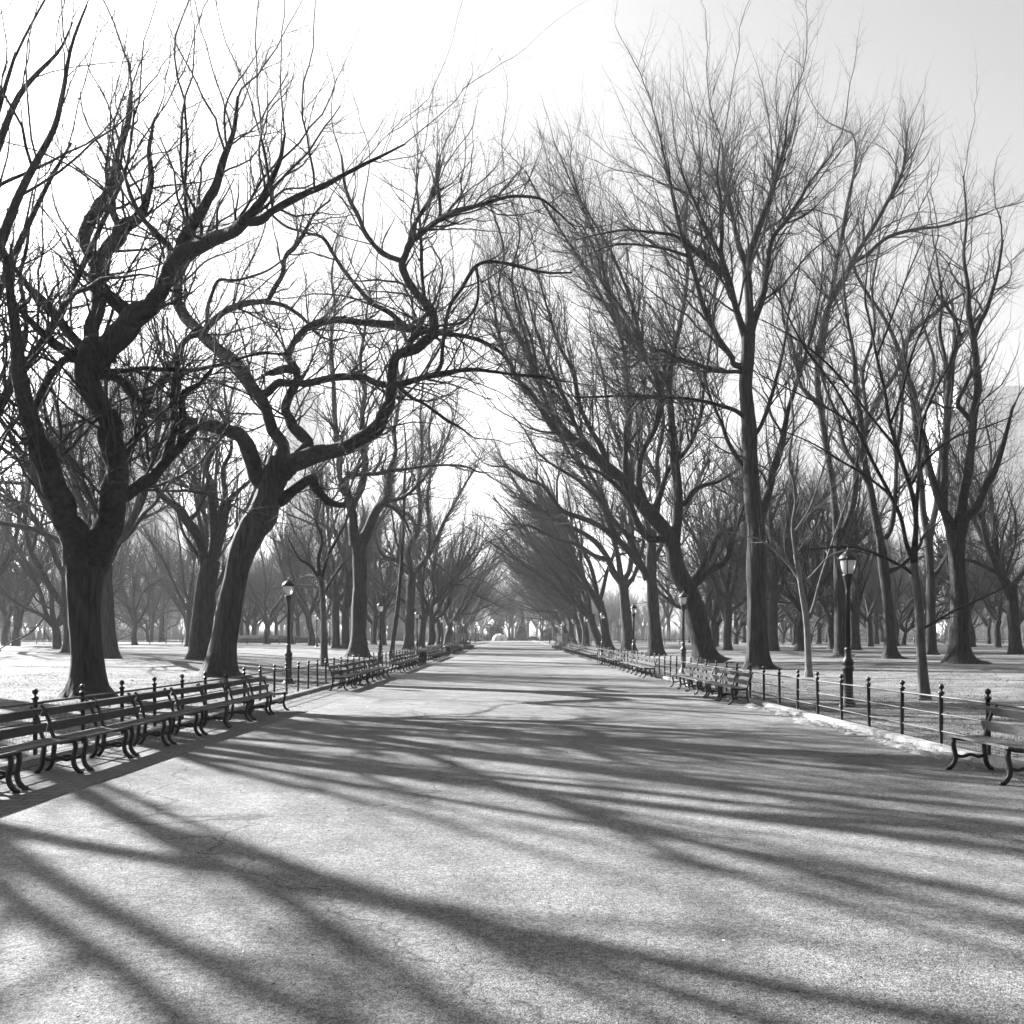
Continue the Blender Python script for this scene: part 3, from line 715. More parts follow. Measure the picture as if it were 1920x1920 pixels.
# ------------------------------------------------------------------ elm kinds for the rows and lawns (copied, mesh data shared)
def make_proto(seed, h, r, fork, nl, lean, wig, bias, dens=(1.1, 1.7, 2.3), spread=32):
    """bare elm of height ~h with a vase of limbs; returns (trunk mesh, crown mesh)"""
    rng = np.random.default_rng(seed)
    tip = np.array([lean[0] * fork, lean[1] * fork, fork])
    P = catmull(np.array([[0, 0, -.15], tip * .35 + rng.normal(size=3) * .12 * [1, 1, 0], tip * .7 + rng.normal(size=3) * .15 * [1, 1, 0], tip]), 6)
    R = np.interp(np.linspace(0, 1, len(P)), [0, .15, .85, 1], [r, r * .92, r * .82, r * .95])
    limbs = []
    az0 = rng.uniform(0, 6.28)
    for i in range(nl):
        az = az0 + 6.283 * i / nl + rng.normal() * .35
        th = math.radians(rng.uniform(spread * .5, spread * 1.25))
        d = np.array([math.cos(az) * math.sin(th), math.sin(az) * math.sin(th), math.cos(th)]) + np.array([bias[0], bias[1], 0]) * .8
        p = tip - np.array([0, 0, rng.uniform(0, fork * .22)])
        L = (h - fork) * rng.uniform(.8, 1.05) * (1 + .25 * np.linalg.norm(bias))
        n = 11; pts = [p]
        for j in range(n - 1):
            d = unit(d + wig * rng.normal(size=3) + np.array([bias[0] * .07, bias[1] * .07, .05]))
            p = p + d * L / (n - 1); pts.append(p)
        rr = r * rng.uniform(.46, .68)
        Q = catmull(np.array(pts), 3)
        limbs.append((Q, np.linspace(1, .10, len(Q)) ** .9 * rr))
        # secondary heavy limbs
        for q in range(rng.integers(2, 5)):
            t = rng.integers(1, 7)
            d2 = unit(unit(pts[t + 1] - pts[t]) + rng.normal(size=3) * .6 + np.array([bias[0], bias[1], .3]) * .5)
            p2 = pts[t]; pp = [p2]
            L2 = L * rng.uniform(.45, .7)
            for j in range(8):
                d2 = unit(d2 + wig * rng.normal(size=3) + np.array([bias[0] * .07, bias[1] * .07, .06]))
                p2 = p2 + d2 * L2 / 8; pp.append(p2)
            Q2 = catmull(np.array(pp), 3)
            limbs.append((Q2, np.linspace(1, .14, len(Q2)) * rr * rng.uniform(.42, .6)))
    G = group_of(limbs, 22)
    grp = twigs_far(rng, G, dens, (bias[0] * .8, bias[1] * .8, 0))
    T = trunk_mesh("trunk", P, R, seed, .5, 16)
    V, Q = strands_arrays([G])
    nv = len(T.vertices)
    tv = np.empty(nv * 3, np.float32); T.vertices.foreach_get("co", tv)
    tq = np.empty(len(T.loops), np.int32); T.loops.foreach_get("vertex_index", tq)
    bpy.data.meshes.remove(T)
    T = quads_mesh("trunk", np.concatenate([tv.reshape(-1, 3), V]), np.concatenate([tq.reshape(-1, 4), Q + nv]))
    V, Q = strands_arrays(grp)
    Cm = quads_mesh("crown", V, Q)
    T.materials.append(M_BARK); Cm.materials.append(M_TWIG)
    return T, Cm

PROTO_R = [make_proto(101 + i, 26, .58, f, n, ln, .1, b, (1.25, 1.6, 1.4), 28) for i, (f, n, ln, b) in enumerate([(6.0, 5, (-.22, 0), (-.55, 0)), (4.6, 5, (-.3, .05), (-.6, .1)), (7.0, 4, (-.1, -.03), (-.45, -.1)), (5.2, 6, (-.2, 0), (-.6, 0))])]
PROTO_L = [make_proto(201 + i, 25, .56, f, n, ln, .2, b, (1.25, 1.6, 1.4), 32) for i, (f, n, ln, b) in enumerate([(5.0, 4, (.08, 0), (.3, 0)), (6.2, 4, (.02, .05), (.25, .05)), (4.4, 5, (.12, 0), (.45, -.1))])]
PROTO_G = [make_proto(301 + i, 23, .5, f, n, ln, wg, (0, 0), (1.5, 1.7, 1.3), sp) for i, (f, n, ln, wg, sp) in enumerate([(4.0, 4, (.05, 0), .17, 40), (5.5, 4, (-.06, .02), .14, 34), (3.2, 5, (.1, .1), .2, 44), (6.5, 4, (0, 0), .09, 28), (4.6, 5, (-.1, -.05), .12, 36)])]
PROTO_S = [make_proto(503 + i, 22, .5, 5, 5, (.1, -.1), .13, (.2, -.26), (.7, .9, .6), 24) for i in range(2)]
FIRST = {}
def place_elm(proto, x, y, label, group, rz=0.0, s=1.0, sz=None):
    loc = (x, y, gzf(x, y) - .05)
    key = id(proto[0])
    scale = (s, s, sz or s)
    if key not in FIRST:
        o = empty("elm_tree", loc, rz, scale)
        link("trunk", proto[0], None, o); link("crown", proto[1], None, o)
        FIRST[key] = o
    else:
        o = clone(FIRST[key], loc, rz, scale)
    return tag(o, label, "tree", group)

rs = random.Random(5)
ORD = ["first", "second", "third", "fourth", "fifth", "sixth", "seventh", "eighth", "ninth", "tenth", "eleventh", "twelfth"]
for i, y in enumerate([122, 137, 153, 170, 188, 206, 226, 248, 270]):
    place_elm(PROTO_R[i % 4], 12.6 + rs.uniform(-.5, .5), y, "leaning elm in the right-hand row beyond the third lamp, %s past the pale-trunked elm" % ORD[i], "old elms lining the promenade", rs.uniform(-.35, .35), rs.uniform(.92, 1.08))
for i, y in enumerate([142, 158, 176, 196, 216, 238, 262]):
    place_elm(PROTO_L[i % 3], -12.8 + rs.uniform(-.5, .5), y, "elm in the left-hand row beyond the third lamp, %s past the low-forked elm" % ORD[i], "old elms lining the promenade", rs.uniform(-.35, .35), rs.uniform(.92, 1.05))
# lawn trees: (px, trunk width px, kind, label)
LAWN = [
 (206, 30, 1, 1.15, "dark elm on the left lawn right behind the huge forked elm"),
 (396, 20, 3, 1.0, "slim elm squeezed between the thick elm and the big leaning elm"),
 (108, 15, 2, .9, "gnarled hazy elm far back on the left lawn, left of the huge forked elm"),
 (126, 22, 0, 1.1, "elm half hidden behind the huge forked elm's left edge"),
 (253, 10, 0, .85, "small bare elm far back on the left lawn, right of the dark elm"),
 (278, 6.5, 2, .8, "thin distant tree on the left lawn by the far path"),
 (462, 8, 4, .9, "distant elm right of the big leaning elm, farther left of a pair"),
 (476, 7, 1, .9, "narrow distant elm right of the big leaning elm, middle of three"),
 (501, 10, 0, .95, "distant elm with a low left limb, left of the nearest left lamp"),
 (546, 10, 3, .9, "distant elm directly behind the nearest left lamp post"),
 (560, 8, 1, .9, "thin distant elm just right of the nearest left lamp post"),
 (584, 12, 4, .95, "leaning elm left of the slim young tree on the left lawn"),
 (630, 15, 3, 1.0, "hazy broad trunk left of the Y-forked elm"),
 (649, 15, 1, 1.0, "hazy broad trunk touching the Y-forked elm on its left"),
 (699, 9, 0, .9, "narrow hazy elm between the Y-forked elm and the second left lamp"),
 (719, 11, 3, .95, "hazy elm directly behind the second left lamp"),
 (790, 12, 4, 1.0, "hazy elm between the low-forked elm and the third left lamp"),
 (30, 13, 4, 1.0, "hazy elm at the left edge of the lawn"),
 (-14, 20, 1, 1.1, "dark elm beyond the left edge of the print"),
 (1336, 13, 0, 1.0, "contorted elm just right of the leaning right elm's trunk"),
 (1364, 16, 3, 1.0, "straight elm on the right lawn between the leaning elm and the tall dark elm"),
 (1380, 9, 2, .9, "thin hazy elm left of the tall dark elm"),
 (1395, 8, 1, .95, "narrow elm touching the tall dark elm on its left"),
 (1451, 18, 3, 1.05, "elm directly right of the tall dark elm's trunk"),
 (1468, 7, 2, .8, "thin distant elm right of the tall dark elm"),
 (1490, 10, 0, .9, "distant elm left of the pale thin young tree"),
 (1499, 17, 4, 1.0, "elm right behind the pale thin young tree"),
 (1535, 9, 1, .9, "distant elm right of the pale thin young tree"),
 (1560, 15, 2, .95, "dark crooked elm left of the nearest right lamp"),
 (1606, 16, 1, 1.0, "elm just right of the nearest right lamp post"),
 (1626, 7, 0, .85, "thin distant elm, nearer of two right of the nearest right lamp"),
 (1644, 9, 4, .9, "distant elm with a side limb right of the nearest right lamp"),
 (1695, 6, 2, .8, "tiny gnarled elm far back between the slim elm and the young tree"),
 (1870, 12, 0, .9, "hazy elm at the right edge of the lawn"),
 (1810, 6, 2, .8, "tiny far elm seen past the brightly lit elm"),
 (1905, 22, 1, 1.1, "dark elm beyond the right edge of the print"),
]
for i, (px, wpx, k, s, lab) in enumerate(LAWN):
    d = 2 * .47 * s * F / wpx
    d = min(d, 250)
    place_elm(PROTO_G[k], (px - CXP) * d / F, d, lab, "elms scattered on the lawns", rs.uniform(0, 6.28), s)
# two more old elms that stand left of the frame and throw their shadows on the near path
for i, (x, y, lab) in enumerate([(-19.8, 27.8, "old elm left of the view whose limbs shade the near path"), (-21.5, 33, "old elm left of the view, behind the one shading the near path")]):
    place_elm(PROTO_S[i % 2], x, y, lab, "old elms lining the promenade", rs.uniform(-.25, .25), .95)
for i, (x, y) in enumerate([]):
    place_elm(PROTO_R[(i + 2) % 4], x, y, "old elm standing right of the view, past the right edge", "old elms lining the promenade", rs.uniform(-.6, .6), .95)
# many alike farther back
for i in range(70):
    side = -1 if i % 2 else 1
    d = rs.uniform(125, 270)
    x = side * rs.uniform(20, min(.62 * d, 130))
    place_elm(PROTO_G[i % 5], x, d, "distant bare elm among many alike deep in the %s lawn" % ("left" if side < 0 else "right"), "distant elms in the %s lawn" % ("left" if side < 0 else "right"), rs.uniform(0, 6.28), rs.uniform(.75, 1.15))

# far woodland that reads as one mass
def mesh_arrays(me):
    v = np.empty(len(me.vertices) * 3, np.float32); me.vertices.foreach_get("co", v)
    q = np.empty(len(me.loops), np.int32); me.loops.foreach_get("vertex_index", q)
    return v.reshape(-1, 3), q.reshape(-1, 4)
rngw = np.random.default_rng(77)
WP = [make_proto(401 + i, 16, .4, 4, 4, (0, 0), .15, (0, 0), (1.1, 1.4, 1.6), 36) for i in range(3)]
WA = []
for t, c in WP:
    a, b = mesh_arrays(t); e, f = mesh_arrays(c)
    WA.append((np.concatenate([a, e]), np.concatenate([b, f + len(a)])))
def wood(name, spots, m):
    VV, QQ, off = [], [], 0
    for i, (x, d, sc_) in enumerate(spots):
        v, q = WA[i % 3]
        a = rngw.uniform(0, 6.28)
        M = np.array([[math.cos(a), -math.sin(a), 0], [math.sin(a), math.cos(a), 0], [0, 0, 1]]) * sc_
        VV.append(v @ M.T + np.array([x, d, gzf(x, d)])); QQ.append(q + off); off += len(v)
    tag(link(name, quads_mesh(name, np.concatenate(VV), np.concatenate(QQ)), m), kind="stuff")
sp = []
for i in range(300):
    d = rngw.uniform(235, 430); x = rngw.uniform(-.62, .62) * d
    sp.append((x + (30 * np.sign(x) if abs(x) < 16 else 0), d, rngw.uniform(.55, 1.35)))
for i in range(34):
    sp.append((rngw.uniform(-34, 34), rngw.uniform(345, 430), rngw.uniform(1.0, 2.0)))
wood("woodland", sp, M_SUNLIT_TWIG)
n_ = 12000
ud = rngw.uniform(215, 420, n_); ux = rngw.uniform(-.62, .62, n_) * ud
ok_ = (np.abs(ux) > 15) | (ud > 335)
b_ = np.stack([ux, ud, gz(ux, ud)], 1)[ok_]
h_ = rngw.uniform(1.2, 5.5, len(b_))
P_ = np.stack([b_ + np.array([0, 0, 1]) * h_[:, None] * t_ + rngw.normal(size=b_.shape) * [.5, .5, .1] * t_ for t_ in (0, .35, .7, 1)], 1)
U1 = (P_, np.full(len(b_), .06)[:, None] * np.array([[1, .8, .5, .25]]))
U2 = spawn(rngw, U1, 1.6, .2, (20, 55), (.6, 1.8), .8, .045, 4, .2, .2, leader=False)
V_, Q_ = strands_arrays([U1, U2])
tag(link("undergrowth", quads_mesh("undergrowth", V_, Q_), M_SUNLIT_TWIG), kind="stuff")
# the park goes on behind the viewer: its crowns keep the open sky off the near ground
sp = []
for yy in range(-78, -7, 9):
    for xx in (-44, -33, -23, -13, 13, 23, 33, 44):
        sp.append((xx + rngw.uniform(-2, 2), yy + rngw.uniform(-3, 3), rngw.uniform(1.25, 1.6)))
for xx in (24, 34, 46):
    for yy in (-2, 8, 17): sp.append((xx + rngw.uniform(-2, 2), yy + rngw.uniform(-2, 2), rngw.uniform(1.2, 1.5)))
wood("rear_woodland", sp, M_TWIG)
# ------------------------------------------------------------------ iron fences
def fence(sx, label):
    x = sx * 7.05
    y0, n, step = 6.1, 92, 1.54
    ys = [y0 + step * i for i in range(n)]
    root = empty("iron_fence", (x, ys[0], float(rise(ys[0]))))
    tag(root, label, "fence", "iron fences along the promenade")
    Z0 = float(rise(ys[0]))
    pm = MB()
    pm.lathe([(.045, -.1), (.045, .03), (.034, .06), (.033, .90), (.05, .905), (.052, .93), (.036, .945), (.018, .955), (.016, .975), (.036, .99), (.046, 1.02), (.036, 1.05), (.012, 1.066)], 10)
    me = pm.mesh("post", True)
    for y in ys:
        p = link("post", me, M_IRON, root); p.location = (0, y - ys[0], float(rise(y)) - Z0); p.rotation_euler = (random.Random(int(y * 31)).uniform(-.018, .018), random.Random(int(y * 17) + 1).uniform(-.02, .02), 0)
    for h, r in ((.85, .02), (.57, .013), (.29, .013)):
        m = MB(); pts = [(0, y - ys[0], float(rise(y)) - Z0 + h) for y in ys]
        m.tube(pts, r, 6); m.build("rail", M_IRON, root)
    P, R = [], []
    for h in (.10, .165, .23, .36, .43, .50, .64, .71, .78):
        P.append([(sx * .03, y - ys[0], float(rise(y)) - Z0 + h) for y in ys[:46]])
    V1, Q1 = tube_arrays(np.array(P), np.full((len(P), 46), .0022), 3)
    vy = np.arange(0, ys[34] - ys[0], .085)
    zz = rise(vy + ys[0]) - Z0
    P2 = np.stack([np.stack([np.full_like(vy, sx * .03), vy, zz + .08], 1), np.stack([np.full_like(vy, sx * .03), vy, zz + .83], 1)], 1)
    V2, Q2 = tube_arrays(P2, np.full((len(vy), 2), .0013), 3)
    link("wire_mesh", quads_mesh("wire_mesh", np.concatenate([V1, V2]), np.concatenate([Q1, Q2 + len(V1)])), M_IRON, root)
fence(-1, "black iron fence with ball-topped posts behind the left benches")
fence(1, "black iron fence with ball-topped posts behind the right benches")

# ------------------------------------------------------------------ benches: cast-iron end frames, wooden slats; built facing +X, length along Y
PITCH, BLEN = 1.62, 1.56
def bench_frame_mesh():
    m = MB(); t = .045
    m.ribbon(catmull([(.475, 0, .43), (.485, 0, .34), (.455, 0, .2), (.475, 0, .09), (.545, 0, .012), (.585, 0, .012)], 4), .05, t)
    m.ribbon(catmull([(.06, 0, .43), (.06, 0, .32), (.045, 0, .2), (.03, 0, .1), (-.025, 0, .012), (-.06, 0, .012)], 4), .05, t)
    m.ribbon(catmull([(.04, 0, .425), (.2, 0, .405), (.36, 0, .41), (.5, 0, .432)], 4), .04, t)
    m.ribbon(catmull([(.05, 0, .2), (.14, 0, .175), (.25, 0, .205), (.36, 0, .175), (.45, 0, .2)], 4), .04, t * .7)
    m.ribbon(catmull([(.09, 0, .42), (.045, 0, .47), (.02, 0, .56), (-.01, 0, .68), (-.06, 0, .80), (-.115, 0, .885)], 4), .036, t)
    return m.mesh("end_frame", True)
def slats(c_list, wdt, th, L, ang=None):
    m = MB()
    for (x, z), a in zip(c_list, ang):
        ca, sa_ = math.cos(a), math.sin(a)
        m.box((x, 0, z), (wdt, L, th), [[ca, 0, sa_], [0, 1, 0], [-sa_, 0, ca]])
    return m
me_frame = bench_frame_mesh()
sm = slats([(.13, .446), (.22, .436), (.31, .436), (.40, .444), (.49, .456)], .078, .03, BLEN, [.12, .03, -.02, -.08, -.16])
me_seat = sm.mesh("seat")
bm_ = slats([(.03, .60), (-.045, .80)], .125, .03, BLEN, [math.radians(-76), math.radians(-64)])
me_back = bm_.mesh("backrest")
bench0 = empty("park_bench", (0, 0, 0))
link("seat", me_seat, M_WOOD, bench0); link("backrest", me_back, M_WOOD, bench0)
for s in (-1, 1):
    f = link("end_frame", me_frame, M_IRON, bench0); f.location = (0, s * (BLEN / 2 - .09), 0)
BENCHES = [   # side, first y, count, how the row reads
 (-1, 9.3, 9, "nearest left row"), (-1, 32.4, 7, "second left row"), (-1, 48.2, 8, "third left row, before a litter bin"), (-1, 68, 10, "fourth left row, past the litter bin"),
 (-1, 92, 12, None), (-1, 122, 12, None),
 (1, 11.28, 1, "lone bench at the right edge"), (1, 25.6, 6, "nearest full right row"), (1, 42.2, 6, "second full right row"), (1, 54.5, 7, "third full right row"), (1, 71, 8, "fourth full right row"), (1, 90, 12, None), (1, 122, 12, None)]
used = False
for side, y0, n, row in BENCHES:
    for k in range(n):
        y = y0 + PITCH * (k + .5)
        z = float(rise(y)) + .012
        x = (-6.28 if side < 0 else 6.53) + random.Random(int(y * 10)).uniform(-.035, .035)
        rz = (0 if side < 0 else math.pi) + random.Random(int(y * 7)).uniform(-.02, .02)
        if not used:
            b = bench0; b.location = (x, y, z); b.rotation_euler = (0, 0, rz); used = True
        else:
            b = clone(bench0, (x, y, z), rz)
        sd = "left" if side < 0 else "right"
        if row:
            tag(b, "slatted bench, %s from the near end of the %s" % (ORD[k], row) if n > 1 else "slatted iron-ended bench standing alone at the right edge before the fence", "bench", "benches along the %s side" % sd)
        else:
            tag(b, "tiny distant slatted bench far down the %s side of the path" % sd, "bench", "far benches down the %s side" % sd)

# ------------------------------------------------------------------ street lamps
lamp0 = empty("street_lamp", (0, 0, 0))
m = MB(); m.lathe([(.24, -.1), (.24, .05), (.20, .07), (.19, .14), (.135, .24), (.125, .95), (.15, 1.0), (.155, 1.06), (.13, 1.1), (.15, 1.15), (.16, 1.2), (.13, 1.26), (.09, 1.33), (.085, 1.5), (.095, 1.54), (.07, 1.6)], 20); m.build("pedestal", M_IRON, lamp0, True)
m = MB(); m.lathe([(.068, 1.58), (.058, 3.0), (.075, 3.03), (.06, 3.08), (.075, 3.2), (.12, 3.4), (.14, 3.5), (.15, 3.54), (.12, 3.56)], 16); m.build("pole", M_IRON, lamp0, True)
m = MB(); m.lathe([(.115, 3.56), (.17, 3.70), (.20, 3.84), (.205, 3.92), (.19, 3.95)], 16); m.build("glass", M_GLASS, lamp0, True)
m = MB()
for i in range(4):
    a = math.pi / 4 + i * math.pi / 2
    ca, sa_ = math.cos(a), math.sin(a)
    pts = catmull([(.14, 3.53), (.19, 3.66), (.235, 3.82), (.265, 3.96), (.25, 4.0)], 3)
    m.tube([(ca * r, sa_ * r, z) for r, z in pts], .017, 6)
m.build("ribs", M_IRON, lamp0, True)
m = MB(); m.lathe([(.235, 3.92), (.25, 3.96), (.235, 4.0), (.2, 4.06), (.13, 4.11), (.10, 4.13), (.11, 4.14), (.05, 4.165)], 20); m.build("cap", M_IRON, lamp0, True)
m = MB(); m.lathe([(.04, 4.165), (.025, 4.19), (.036, 4.22), (.02, 4.25), (.006, 4.30)], 10); m.build("finial", M_IRON, lamp0, True)
LAMPS = [(1, 25, "black street lamp with glass lantern, nearest on the right, behind the fence"), (-1, 37.6, "black street lamp with glass lantern, nearest on the left, behind the fence"),
 (1, 49, "street lamp standing before the leaning elm's trunk on the right"), (-1, 63.8, "street lamp just right of the Y-forked elm on the left"),
 (1, 69, "street lamp beside the pale-trunked elm on the right"), (-1, 88.5, "street lamp right of the low-forked elm on the left"),
 (1, 93, "fourth street lamp down the right side"), (-1, 119, "fourth street lamp down the left side"), (1, 114, "fifth street lamp down the right side"), (-1, 146, "fifth street lamp down the left side"),
 (1, 137, "sixth street lamp down the right side"), (-1, 172, "sixth street lamp down the left side"), (1, 162, "tiny far street lamp down the right side"), (1, 190, "tiny far street lamp down the right side"), (-1, 200, "tiny far street lamp down the left side"), (-1, 228, "tiny far street lamp down the left side"), (1, 222, "tiny far street lamp down the right side")]
for i, (s, y, lab) in enumerate(LAMPS):
    loc = (s * 9.0, y, gzf(s * 9.0, y))
    rz = random.Random(i).uniform(0, 1.5)
    if i == 0: o = lamp0; o.location = loc; o.rotation_euler = (0, 0, .35)
    else: o = clone(lamp0, loc, rz)
    tag(o, lab, "lamp", "street lamps along the promenade")
for i, (px, hp, lab) in enumerate([(594, 62, "small far lamp on the left lawn behind the slim young tree"), (618, 54, "smaller far lamp on the left lawn, right of the slim young tree")]):
    d = 4.3 * F / hp; x = (px - CXP) * d / F
    tag(clone(lamp0, (x, d, gzf(x, d)), .3), lab, "lamp", "far lamps on the lawn")

# ------------------------------------------------------------------ litter bins, statues, far end
def bin_thing(x, y, lab):
    o = tag(empty("litter_bin", (x, y, float(rise(y)) + .01)), lab, "bin", "litter bins beside the benches")
    m = MB()
    for i in range(22):
        a = i * 2 * math.pi / 22
        m.tube([(math.cos(a) * .25, math.sin(a) * .25, .06), (math.cos(a) * .27, math.sin(a) * .27, .5), (math.cos(a) * .29, math.sin(a) * .29, .86)], .014, 5)
    m.lathe([(.26, .05), (.26, .09), (.22, .10), (.22, .05)], 22); m.build("cage", M_IRON, o)
    m = MB(); m.lathe([(.2, .1), (.23, .8), (.22, .8), (.19, .12)], 20); m.build("liner", M_IRON, o, True)
    m = MB(); m.lathe([(.30, .84), (.315, .86), (.30, .90), (.24, .9), (.24, .86)], 22); m.build("rim", M_IRON, o, True)
bin_thing(-6.0, 62.4, "black litter bin at the far end of the third left bench row")
bin_thing(-6.0, 86, "black litter bin at the far end of the fourth left bench row")

def statue(x, y, lab, seated, rz, hgt=1.0):
    o = tag(empty("statue", (x, y, gzf(x, y)), rz), lab, "statue", "bronze statues on pedestals")
    m = MB()
    m.box((0, 0, .15), (2.6, 2.6, .3)); m.box((0, 0, .42), (2.1, 2.1, .24)); m.box((0, 0, 1.35), (1.7, 1.7, 1.62)); m.box((0, 0, 2.23), (1.95, 1.95, .14))
    m.build("pedestal", M_STONE, o)
    def fig(chains):
        V, E, R = [], [], []
        for ch in chains:
            prev = ch[0] if isinstance(ch[0], int) else None
            for p in (ch[1:] if prev is not None else ch):
                V.append(p[:3]); R.append(p[3])
                if prev is not None: E.append((prev, len(V) - 1))
                prev = len(V) - 1
        me = bpy.data.meshes.new("figure"); me.from_pydata(V, E, [])
        f = link("figure", me, M_BRONZE, o)
        sk = f.modifiers.new("skin", 'SKIN')
        for v, r in zip(me.skin_vertices[0].data if me.skin_vertices else [], R): v.radius = (r, r)
        f.modifiers.new("sub", 'SUBSURF').levels = 1
        return f
    zb = 2.3
    def make(chains):
        V, E, R = [], [], []
        for start, ch in chains:
            prev = start
            for p in ch:
                V.append((p[0], p[1], p[2] + zb)); R.append(p[3])
                if prev is not None: E.append((prev, len(V) - 1))
                prev = len(V) - 1
        # skin grown by hand: a tapered tube per bone, merged as one mesh
        m = MB()
        for a, b in E: m.tube(np.linspace(V[a], V[b], 4), np.linspace(R[a], R[b], 4), 8)
        hd = V[HEAD]
        th = np.linspace(-1.5, 1.5, 7)
        m.lathe([(max(.02, .17 * math.cos(t)), .22 * math.sin(t)) for t in th], 12, hd)
        return m.build("figure", M_BRONZE, o, True)
    if seated:
        HEAD = 4
        make([(None, [(0, 0, .75, .32), (0, 0, 1.0, .34), (0, -.02, 1.5, .36), (0, -.03, 1.75, .14), (0, -.08, 1.98, .12)]),
              (0, [(.2, -.7, .8, .22), (.22, -.75, .1, .14), (.22, -.95, .05, .1)]), (0, [(-.2, -.6, .8, .22), (-.2, -.5, .1, .14), (-.2, -.75, .05, .1)]),
              (2, [(.42, -.05, 1.45, .16), (.5, -.25, 1.05, .12), (.3, -.55, 1.0, .08)]), (2, [(-.42, -.05, 1.45, .16), (-.5, -.2, 1.0, .12), (-.35, -.5, .9, .08)])])
        m = MB(); m.box((0, .1, .36), (.9, .8, .7)); m.box((0, .45, 1.0), (.9, .12, 1.3)); m.build("seat", M_BRONZE, o)
    else:
        HEAD = 4
        make([(None, [(0, 0, 1.05, .28), (0, 0, 1.3, .26), (0, 0, 1.75, .34), (0, 0, 2.0, .12), (0, -.03, 2.22, .12)]),
              (0, [(.14, -.05, .6, .2), (.16, 0, .08, .13), (.18, -.2, .04, .1)]), (0, [(-.14, .05, .6, .2), (-.18, .1, .08, .13), (-.2, -.1, .04, .1)]),
              (2, [(.42, 0, 1.7, .15), (.6, -.2, 1.4, .11), (.5, -.5, 1.6, .08)]), (2, [(-.42, 0, 1.7, .15), (-.5, 0, 1.3, .12), (-.45, -.2, .95, .08)])])
statue(-11.2, 200, "seated dark figure on a pale stone pedestal at the left far end of the path", True, .9)
statue(-10.6, 270, "dark standing figure on a darker pedestal, farthest on the left side", False, .9)
statue(10.8, 200, "dark figure on a grey pedestal at the right far end of the path", False, -.9)

# white domed tent at the far end
def tent(x, y):
    o = tag(empty("domed_tent", (x, y, gzf(x, y))), "small white dome with dark arched openings at the far end of the path", "tent")
    m = MB(); r = 2.1
    th = np.linspace(0, math.pi / 2 * .97, 8)
    m.lathe([(r * 1.03, -.05), (r * 1.03, .5)] + [(r * math.cos(t), .5 + 1.75 * math.sin(t)) for t in th], 24); m.build("canopy", M_TENT, o, True)
    for i in range(7):
        a = -math.pi / 2 + (i - 3) * .36
        m = MB(); pts = [(math.cos(a) * r * 1.035 * math.cos(t), math.sin(a) * r * 1.035 * math.cos(t), .5 + 1.8 * math.sin(t)) for t in th[:7]]
        m.tube([(math.cos(a) * r * 1.04, math.sin(a) * r * 1.04, 0)] + pts, .05, 6); m.build("rib", M_IRON if i in (2, 4) else M_TENT, o)
    for s in (-1, 1):
        m = MB(); a = -math.pi / 2 + s * .55
        m.box((math.cos(a) * r * 1.0, math.sin(a) * r * 1.0, .45), (.7, .2, .8), [[-math.sin(a), -math.cos(a), 0], [math.cos(a), -math.sin(a), 0], [0, 0, 1]]); m.build("opening", M_PANE, o)
tent(-4.2, 298)

def bush(name, x, y, rx, ry, rz_, n, leaf, label, cat, group=None, seed=0, shape="dome", mtl=None):
    rng = np.random.default_rng(seed)
    o = tag(empty(name, (x, y, gzf(x, y))), label, cat, group)
    m = MB(); 
    for k in range(4):
        a = rng.uniform(0, 6.28)
        m.tube([(0, 0, -.1), (math.cos(a) * rx * .2, math.sin(a) * ry * .2, rz_ * .4), (math.cos(a) * rx * .4, math.sin(a) * ry * .4, rz_ * .75)], [.1, .06, .02], 6)
    m.build("stems", M_BARK, o)
    cl = max(14, n // 90)
    c = rng.normal(size=(cl, 3)); c /= np.linalg.norm(c, axis=1)[:, None]; c *= rng.uniform(.35, .95, (cl, 1))
    if shape == "dome": c[:, 2] = np.abs(c[:, 2])
    else:
        c[:, 2] = rng.uniform(.05, 1, cl); k = (1 - c[:, 2]) * .9 + .1; c[:, 0] = rng.uniform(-1, 1, cl) * k; c[:, 1] = rng.uniform(-1, 1, cl) * k
    ctr = c * [rx, ry, rz_]
    ii = rng.integers(0, cl, n)
    P = ctr[ii] + rng.normal(size=(n, 3)) * np.array([rx, ry, rz_ * .7]) * .13
    P[:, 2] = np.maximum(P[:, 2], .05)
    u = unit(rng.normal(size=(n, 3))); v = unit(np.cross(u, rng.normal(size=(n, 3))))
    s = leaf * rng.uniform(.5, 1.2, (n, 1))
    V = np.stack([P - u * s, P + v * s * .5, P + u * s, P - v * s * .5], 1).reshape(-1, 3)
    link("foliage", quads_mesh("foliage", V, np.arange(n * 4).reshape(n, 4), False), mtl or M_LEAF, o)
bush("evergreen_shrub", -5.8, 318, 4.6, 4, 8.5, 6000, .3, "tall dark evergreen mass behind the white dome", "shrub", None, 1)
bush("conifer", 3.2, 312, 1.9, 1.9, 10.5, 4200, .28, "narrow dark conifer just right of centre at the far end", "tree", None, 2, "cone")
bush("conifer", 12.5, 300, 3.4, 3.2, 8.0, 4500, .28, "broad dark evergreen at the right end of the path", "tree", None, 3)
for i, xx in enumerate([0.2, 3.4, 6.6, 9.8]):
    bush("hedge_shrub", xx, 303 + i % 2, 2.2, 1.5, 1.5, 1600, .16, "low clipped shrub across the far end of the path, %s from the left" % ORD[i], "shrub", "low shrubs across the far end", 10 + i)
for i, xx in enumerate([-12, -15.5, -19]):
    bush("evergreen_shrub", xx + 1, 290 + 6 * i, 2.4, 2, 3.4, 1600, .2, "rounded evergreen shrub beyond the far left statue, %s from the path" % ORD[i], "shrub", "evergreen shrubs beyond the statue", 20 + i)
